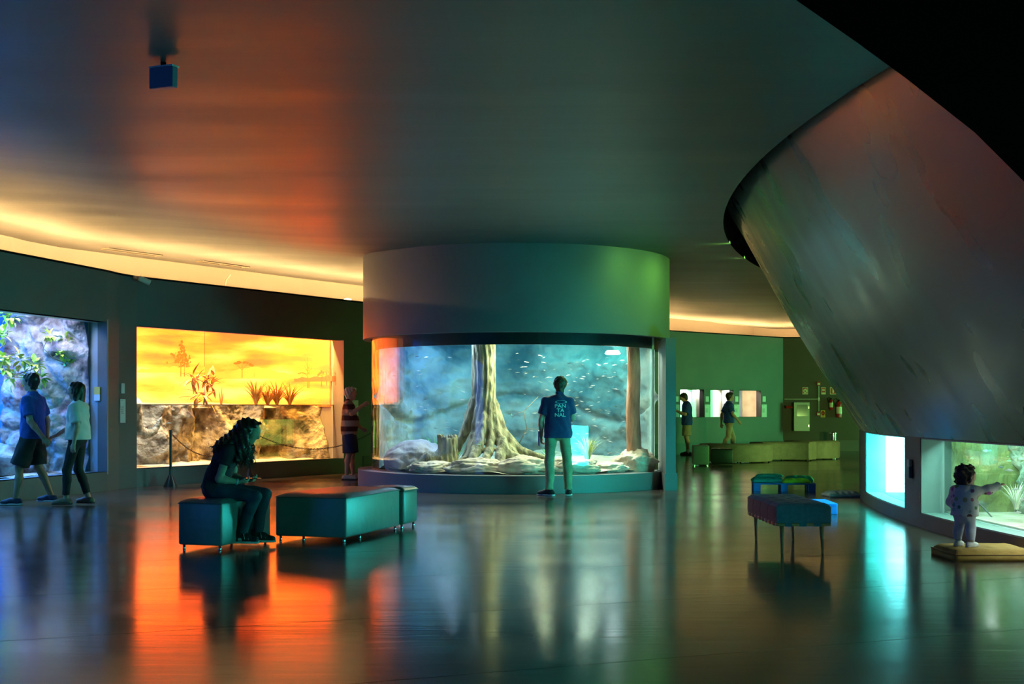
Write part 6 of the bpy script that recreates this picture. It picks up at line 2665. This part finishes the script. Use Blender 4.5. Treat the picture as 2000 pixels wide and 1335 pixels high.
# ---- elderly man pointing at the round tank
J = std(1.67)
J['waist'] = V3(0, 0.0, 1.05)
J['head'] = V3(0, 0.03, 1.565)
J['hf'] = V3(-0.05, 1, 0.05)
J['hu'] = V3(0, -0.05, 1)
J['elR'], J['wrR'] = V3(0.27, 0.08, 1.20), V3(0.20, 0.27, 1.355)
J['shR'] = V3(0.175, 0.0, 1.36)
J['elL'], J['wrL'] = V3(-0.21, 0.03, 1.08), V3(-0.15, 0.22, 0.93)
J['anL'], J['knL'] = V3(-0.12, 0.06, 0.085), V3(-0.11, 0.05, 0.47)
J['toeL'] = V3(-0.15, 1, 0)
J['toeR'] = V3(0.15, 1, 0)
om = Human('person', 'elderly grey-haired man in striped polo and navy shorts pointing at the round tank', (-2.98, 23.4, 0), R(-90), J, 0.98, m_skin, 0.010, belly=0.05)
om.hand('R', V3(-0.1, 1, 0.5), V3(-1, 0, 0), 0.5)
om.hand('L', None, V3(1, 0, 0), 0.6)


def stripes(name, ca, cb, cc):
    m = bpy.data.materials.new(name)
    m.use_nodes = True
    nt = m.node_tree
    b = nt.nodes['Principled BSDF']
    b.inputs['Roughness'].default_value = 0.85
    tc = nt.nodes.new('ShaderNodeTexCoord')
    sp = nt.nodes.new('ShaderNodeSeparateXYZ')
    nt.links.new(tc.outputs['Object'], sp.inputs[0])
    ml = nt.nodes.new('ShaderNodeMath')
    ml.operation = 'MULTIPLY_ADD'
    ml.inputs[1].default_value = 1 / 0.20
    ml.inputs[2].default_value = -0.40
    nt.links.new(sp.outputs['Z'], ml.inputs[0])
    fr = nt.nodes.new('ShaderNodeMath')
    fr.operation = 'FRACT'
    nt.links.new(ml.outputs[0], fr.inputs[0])
    rp = nt.nodes.new('ShaderNodeValToRGB')
    rp.color_ramp.interpolation = 'CONSTANT'
    rp.color_ramp.elements[0].position = 0.0
    rp.color_ramp.elements[0].color = (*ca, 1)
    rp.color_ramp.elements[1].position = 0.46
    rp.color_ramp.elements[1].color = (*cb, 1)
    nt.links.new(fr.outputs[0], rp.inputs['Fac'])
    nt.links.new(rp.outputs['Color'], b.inputs['Base Color'])
    return m


om.shirt(stripes('striped_knit', (0.075, 0.016, 0.022), (0.42, 0.30, 0.24), None), 0.85, 0.10, 0.016, 'polo_shirt', 0.012, 0.004, 0.0, M('maroon_collar', (0.075, 0.016, 0.022), rough=0.8))
om.pants(M('navy_cotton', (0.020, 0.028, 0.085), (0.028, 0.038, 0.11), scale=12, rough=0.85), 0.98, 0.018, 0.03, 0.005, 'shorts', 0.025)
om.hair(M('grey_hair', (0.42, 0.38, 0.34), (0.60, 0.56, 0.50), scale=40, rough=0.6), inf=0.012, low=-0.05, amp=0.004, front=0.045)
for n in 'LR':
    om.shoe(n, M('pale_shoe', (0.42, 0.38, 0.36), rough=0.7), M('dark_sole', (0.05, 0.045, 0.045), rough=0.7))
om.finish()

# ---- couple walking hand in hand past the blue tank
J = std(1.77)
J['anL'], J['knL'] = V3(-0.09, 0.20, 0.085), V3(-0.10, 0.14, 0.50)
J['anR'], J['knR'] = V3(0.09, -0.22, 0.12), V3(0.10, -0.02, 0.51)
J['toeR'] = V3(0.05, 1, 0)
J['elR'], J['wrR'] = V3(0.255, -0.07, 1.14), V3(0.24, -0.08, 0.90)
J['elL'], J['wrL'] = V3(-0.235, -0.09, 1.13), V3(-0.20, -0.26, 0.91)
mm = Human('person', 'man in blue tee and black shorts leading a woman past the blue tank', (-6.46, 17.25, 0), R(82), J, 1.0, m_skin_t, 0.010)
mm.hand('L', None, V3(0.9, 0.3, 0), 0.8)
mm.hand('R', None, V3(-1, 0, 0), 0.5)
mm.shirt(m_royal, 0.75, 0.08, 0.022, 'tee_shirt', 0.01, 0.004)
mm.pants(m_dark, 0.92, 0.018, 0.02, 0.005, 'shorts', 0.025)
mm.hair(M('black_hair', (0.010, 0.008, 0.007), (0.022, 0.018, 0.014), scale=40, rough=0.5), inf=0.012, low=-0.045)
for n in 'LR':
    mm.shoe(n, M('navy_shoe', (0.012, 0.018, 0.05), rough=0.7), m_rubber)
mm.finish()

J = std(1.64)
J['anL'], J['knL'] = V3(-0.07, 0.14, 0.085), V3(-0.085, 0.12, 0.47)
J['anR'], J['knR'] = V3(0.07, -0.12, 0.095), V3(0.085, 0.03, 0.47)
J['elR'], J['wrR'] = V3(0.20, 0.12, 1.10), V3(0.12, 0.345, 0.935)
J['elL'], J['wrL'] = V3(-0.22, -0.08, 1.07), V3(-0.23, -0.04, 0.83)
J['hf'] = V3(-0.25, 1, -0.1)
wm = Human('person', 'woman in white tee and black leggings walking behind a man, holding his hand', (-5.84, 17.22, 0), R(86), J, 0.90, m_skin, 0.010, heads=0.95)
wm.hand('R', V3(-0.1, 1, -0.35), V3(-0.3, 0.1, -1), 0.8)
wm.hand('L', None, V3(1, 0, 0), 0.5)
wm.shirt(M('white_tee', (0.62, 0.58, 0.58), (0.70, 0.66, 0.66), scale=8, rough=0.85), 0.85, 0.02, 0.03, 'tee_shirt', 0.03, 0.005, 0.01)
wm.pants(m_dark, 1.85, 0.006, 0.05, 0.002, 'leggings')


def bob(S, q, hs):
    S.cap(q(-0.05, 0.02), q(-0.055, -0.16), 0.075, 0.06, 0.03, (wm.hr, 1.2))
    for sd in (-1, 1):
        S.cap(q(0.0, 0.02, 0.075 * sd), q(-0.01, -0.17, 0.085 * sd), 0.035, 0.03, 0.03)


wm.hair(M('darkbrown_hair', (0.018, 0.011, 0.007), (0.04, 0.024, 0.014), scale=40, rough=0.5), inf=0.016, extra=bob, low=-0.06, amp=0.0025)
for n in 'LR':
    wm.shoe(n, M('sandal_tan', (0.20, 0.13, 0.08), rough=0.7), M('sandal_sole', (0.06, 0.045, 0.035), rough=0.7), name='sandal')
wm.finish()

# ---- man looking at his phone by the rear wall
J = std(1.74)
J['head'] = V3(0, 0.09, 1.60)
J['neck'] = V3(0, 0.02, 1.465)
J['hf'], J['hu'] = V3(0, 1, -0.55), V3(0, 0.55, 1)
for n, q in (('L', -1), ('R', 1)):
    J['el' + n] = V3(0.21 * q, 0.07, 1.13)
    J['wr' + n] = V3(0.07 * q, 0.30, 1.24)
fm = Human('person', 'man in blue tee and beige shorts looking down at his phone by the wall displays', (4.86, 35.55, 0), R(88), J, 1.03, m_skin, 0.011)
for n, q in (('L', -1), ('R', 1)):
    fm.hand(n, V3(-0.35 * q, 1, 0.3), V3(-0.6 * q, 0, 1), 0.8)
fm.shirt(m_royal, 0.80, 0.12, 0.028, 'tee_shirt', 0.015, 0.004, 0.012)
fm.pants(m_beige, 0.90, 0.016, 0.0, 0.005, 'shorts', 0.02)
fm.hair(MATS['black_hair'], inf=0.012, low=-0.04)
for n in 'LR':
    fm.shoe(n, m_blackshoe, M('dark_rubber', (0.04, 0.04, 0.04), rough=0.7))
    S_ = SDF()
    an = fm.J['an' + n]
    S_.cap(an + V3(0, 0, -0.03), an + V3(0, 0.0, 0.07), 0.046, 0.044, 0.01)
    S_.cut(an + V3(0, 0, 0.08), (0, 0, 1))
    link('sock', S_.mesh('sock', 0.008), fm.e, m_lace)
fm.finish()
po = empty('phone', (4.86 - 0.40, 35.55, 1.295), R(88))
tag(po, 'phone held up by the man beside the wall displays', 'phone')
ph_ = MB()
ph_.rbox((-0.037, -0.03, -0.06), (0.037, -0.02, 0.08), 0.003, 2)
ph_.build('case', m_dark, po)
sb = MB()
sb.box((-0.033, -0.0312, -0.054), (0.033, -0.0302, 0.074))
sb.build('screen', emis('phone_screen', (0.8, 0.9, 1.0), 1.2), po)

# ---- walker behind the sofas
J = std(1.74)
J['anL'], J['knL'] = V3(-0.09, 0.22, 0.085), V3(-0.10, 0.15, 0.50)
J['anR'], J['knR'] = V3(0.09, -0.26, 0.13), V3(0.10, -0.05, 0.51)
J['elR'], J['wrR'] = V3(0.25, 0.02, 1.14), V3(0.22, 0.20, 0.95)
J['elL'], J['wrL'] = V3(-0.24, -0.12, 1.13), V3(-0.22, -0.14, 0.88)
wk = Human('person', 'man in blue shirt and khaki trousers walking past the wall displays behind the sofas', (6.05, 35.7, 0), R(-80), J, 1.0, m_skin_t, 0.012)
wk.hand('R', None, V3(-1, 0, 0), 0.5)
wk.hand('L', None, V3(1, 0, 0), 0.5)
wk.shirt(m_royal, 0.75, 0.06, 0.020, 'shirt', 0.01, 0.004)
wk.pants(m_beige, 1.95, 0.012, 0.03, 0.005)
wk.hair(MATS['black_hair'], inf=0.012, low=-0.04)
for n in 'LR':
    wk.shoe(n, m_blackshoe, MATS['dark_rubber'])
wk.finish()

# ---- toddler at the low window
k = 0.46
J = dict(pelvis=(0, 0, 0.29), waist=(0, 0.0, 0.35), chest=(0, 0.0, 0.42), neck=(0, 0.0, 0.51), head=(0, 0.025, 0.605), shL=(-0.088, 0, 0.485), shR=(0.088, 0, 0.485),
         elL=(-0.125, -0.005, 0.385), wrL=(-0.115, 0.07, 0.33), elR=(0.16, 0.10, 0.495), wrR=(0.20, 0.22, 0.535), hipL=(-0.047, 0, 0.275), hipR=(0.047, 0, 0.275), knL=(-0.060, 0.012, 0.165), knR=(0.060, 0.015, 0.165),
         anL=(-0.060, -0.005, 0.045), anR=(0.060, -0.01, 0.045), toeL=(-0.1, 1, 0), toeR=(0.15, 1, 0), fwd=(0, 1, 0), hf=(0.45, 1, -0.05), hu=(0, 0.05, 1))
J = {a: V3(*v) for a, v in J.items()}
J['toeL'], J['toeR'] = unit(J['toeL']), unit(J['toeR'])
td = Human('person', 'toddler in a pale printed jacket standing on the mustard cushion and reaching to the window', (3.93, 11.12, 0.098), R(-50), J, 0.50, m_skin, 0.006, heads=0.80)
td.hand('R', V3(0.3, 1, 0.2), V3(0, 0.2, -1), 0.25)
td.hand('L', None, V3(1, 0, 0), 0.5)
m_jack = M('printed_jacket', (0.55, 0.56, 0.58), (0.66, 0.66, 0.68), scale=6, rough=0.8)
nt = m_jack.node_tree
bs = nt.nodes['Principled BSDF']
old = bs.inputs['Base Color'].links[0].from_socket
vo = nt.nodes.new('ShaderNodeTexVoronoi')
vo.inputs['Scale'].default_value = 15
tcn = nt.nodes.new('ShaderNodeTexCoord')
nt.links.new(tcn.outputs['Object'], vo.inputs['Vector'])
lt = nt.nodes.new('ShaderNodeMath')
lt.operation = 'LESS_THAN'
lt.inputs[1].default_value = 0.34
nt.links.new(vo.outputs['Distance'], lt.inputs[0])
hs_n = nt.nodes.new('ShaderNodeHueSaturation')
hs_n.inputs['Saturation'].default_value = 0.8
hs_n.inputs['Value'].default_value = 0.55
nt.links.new(vo.outputs['Color'], hs_n.inputs['Color'])
mxn = nt.nodes.new('ShaderNodeMixRGB')
nt.links.new(lt.outputs[0], mxn.inputs['Fac'])
nt.links.new(old, mxn.inputs[1])
nt.links.new(hs_n.outputs['Color'], mxn.inputs[2])
nt.links.new(mxn.outputs[0], bs.inputs['Base Color'])
td.shirt(m_jack, 1.97, 0.02, 0.015, 'jacket', 0.012, 0.004, 0.012)
hd_ = SDF()
hd_.cap((-0.04, -0.045, 0.50), (0.04, -0.045, 0.50), 0.035, None, 0.02)
hd_.cap((-0.05, -0.03, 0.51), (0.05, -0.03, 0.51), 0.028, None, 0.02)
link('hood', hd_.mesh('hood', 0.007), td.e, m_jack)
td.pants(M('pale_leggings', (0.42, 0.45, 0.55), (0.52, 0.55, 0.64), scale=8, rough=0.85), 1.88, 0.007, 0.03, 0.004, 'leggings', 0.003)


def curls(S, q, hs):
    rr_ = random.Random(3)
    for i in range(46):
        a = rr_.uniform(-2.9, 2.9)
        zz = rr_.uniform(-0.06, 0.13)
        rad = 0.098
        p = q(-0.01 - rad * math.cos(a * 0.62) * (1 if abs(a) < 1.9 else 0.3), zz, rad * math.sin(a * 0.55) * 0.95)
        S.cap(p, p + V3(rr_.uniform(-1, 1), rr_.uniform(-1, 1), -0.4) * 0.012, 0.015, 0.010, 0.006)


td.hair(M('dark_curls', (0.020, 0.012, 0.007), (0.05, 0.03, 0.018), scale=30, rough=0.5), inf=0.016, extra=curls, amp=0.005, low=-0.055, vox=0.006, front=0.05)
m_tsh = M('white_shoe', (0.62, 0.64, 0.62), rough=0.6)
for n in 'LR':
    td.shoe(n, m_tsh, m_rubber)
td.finish()
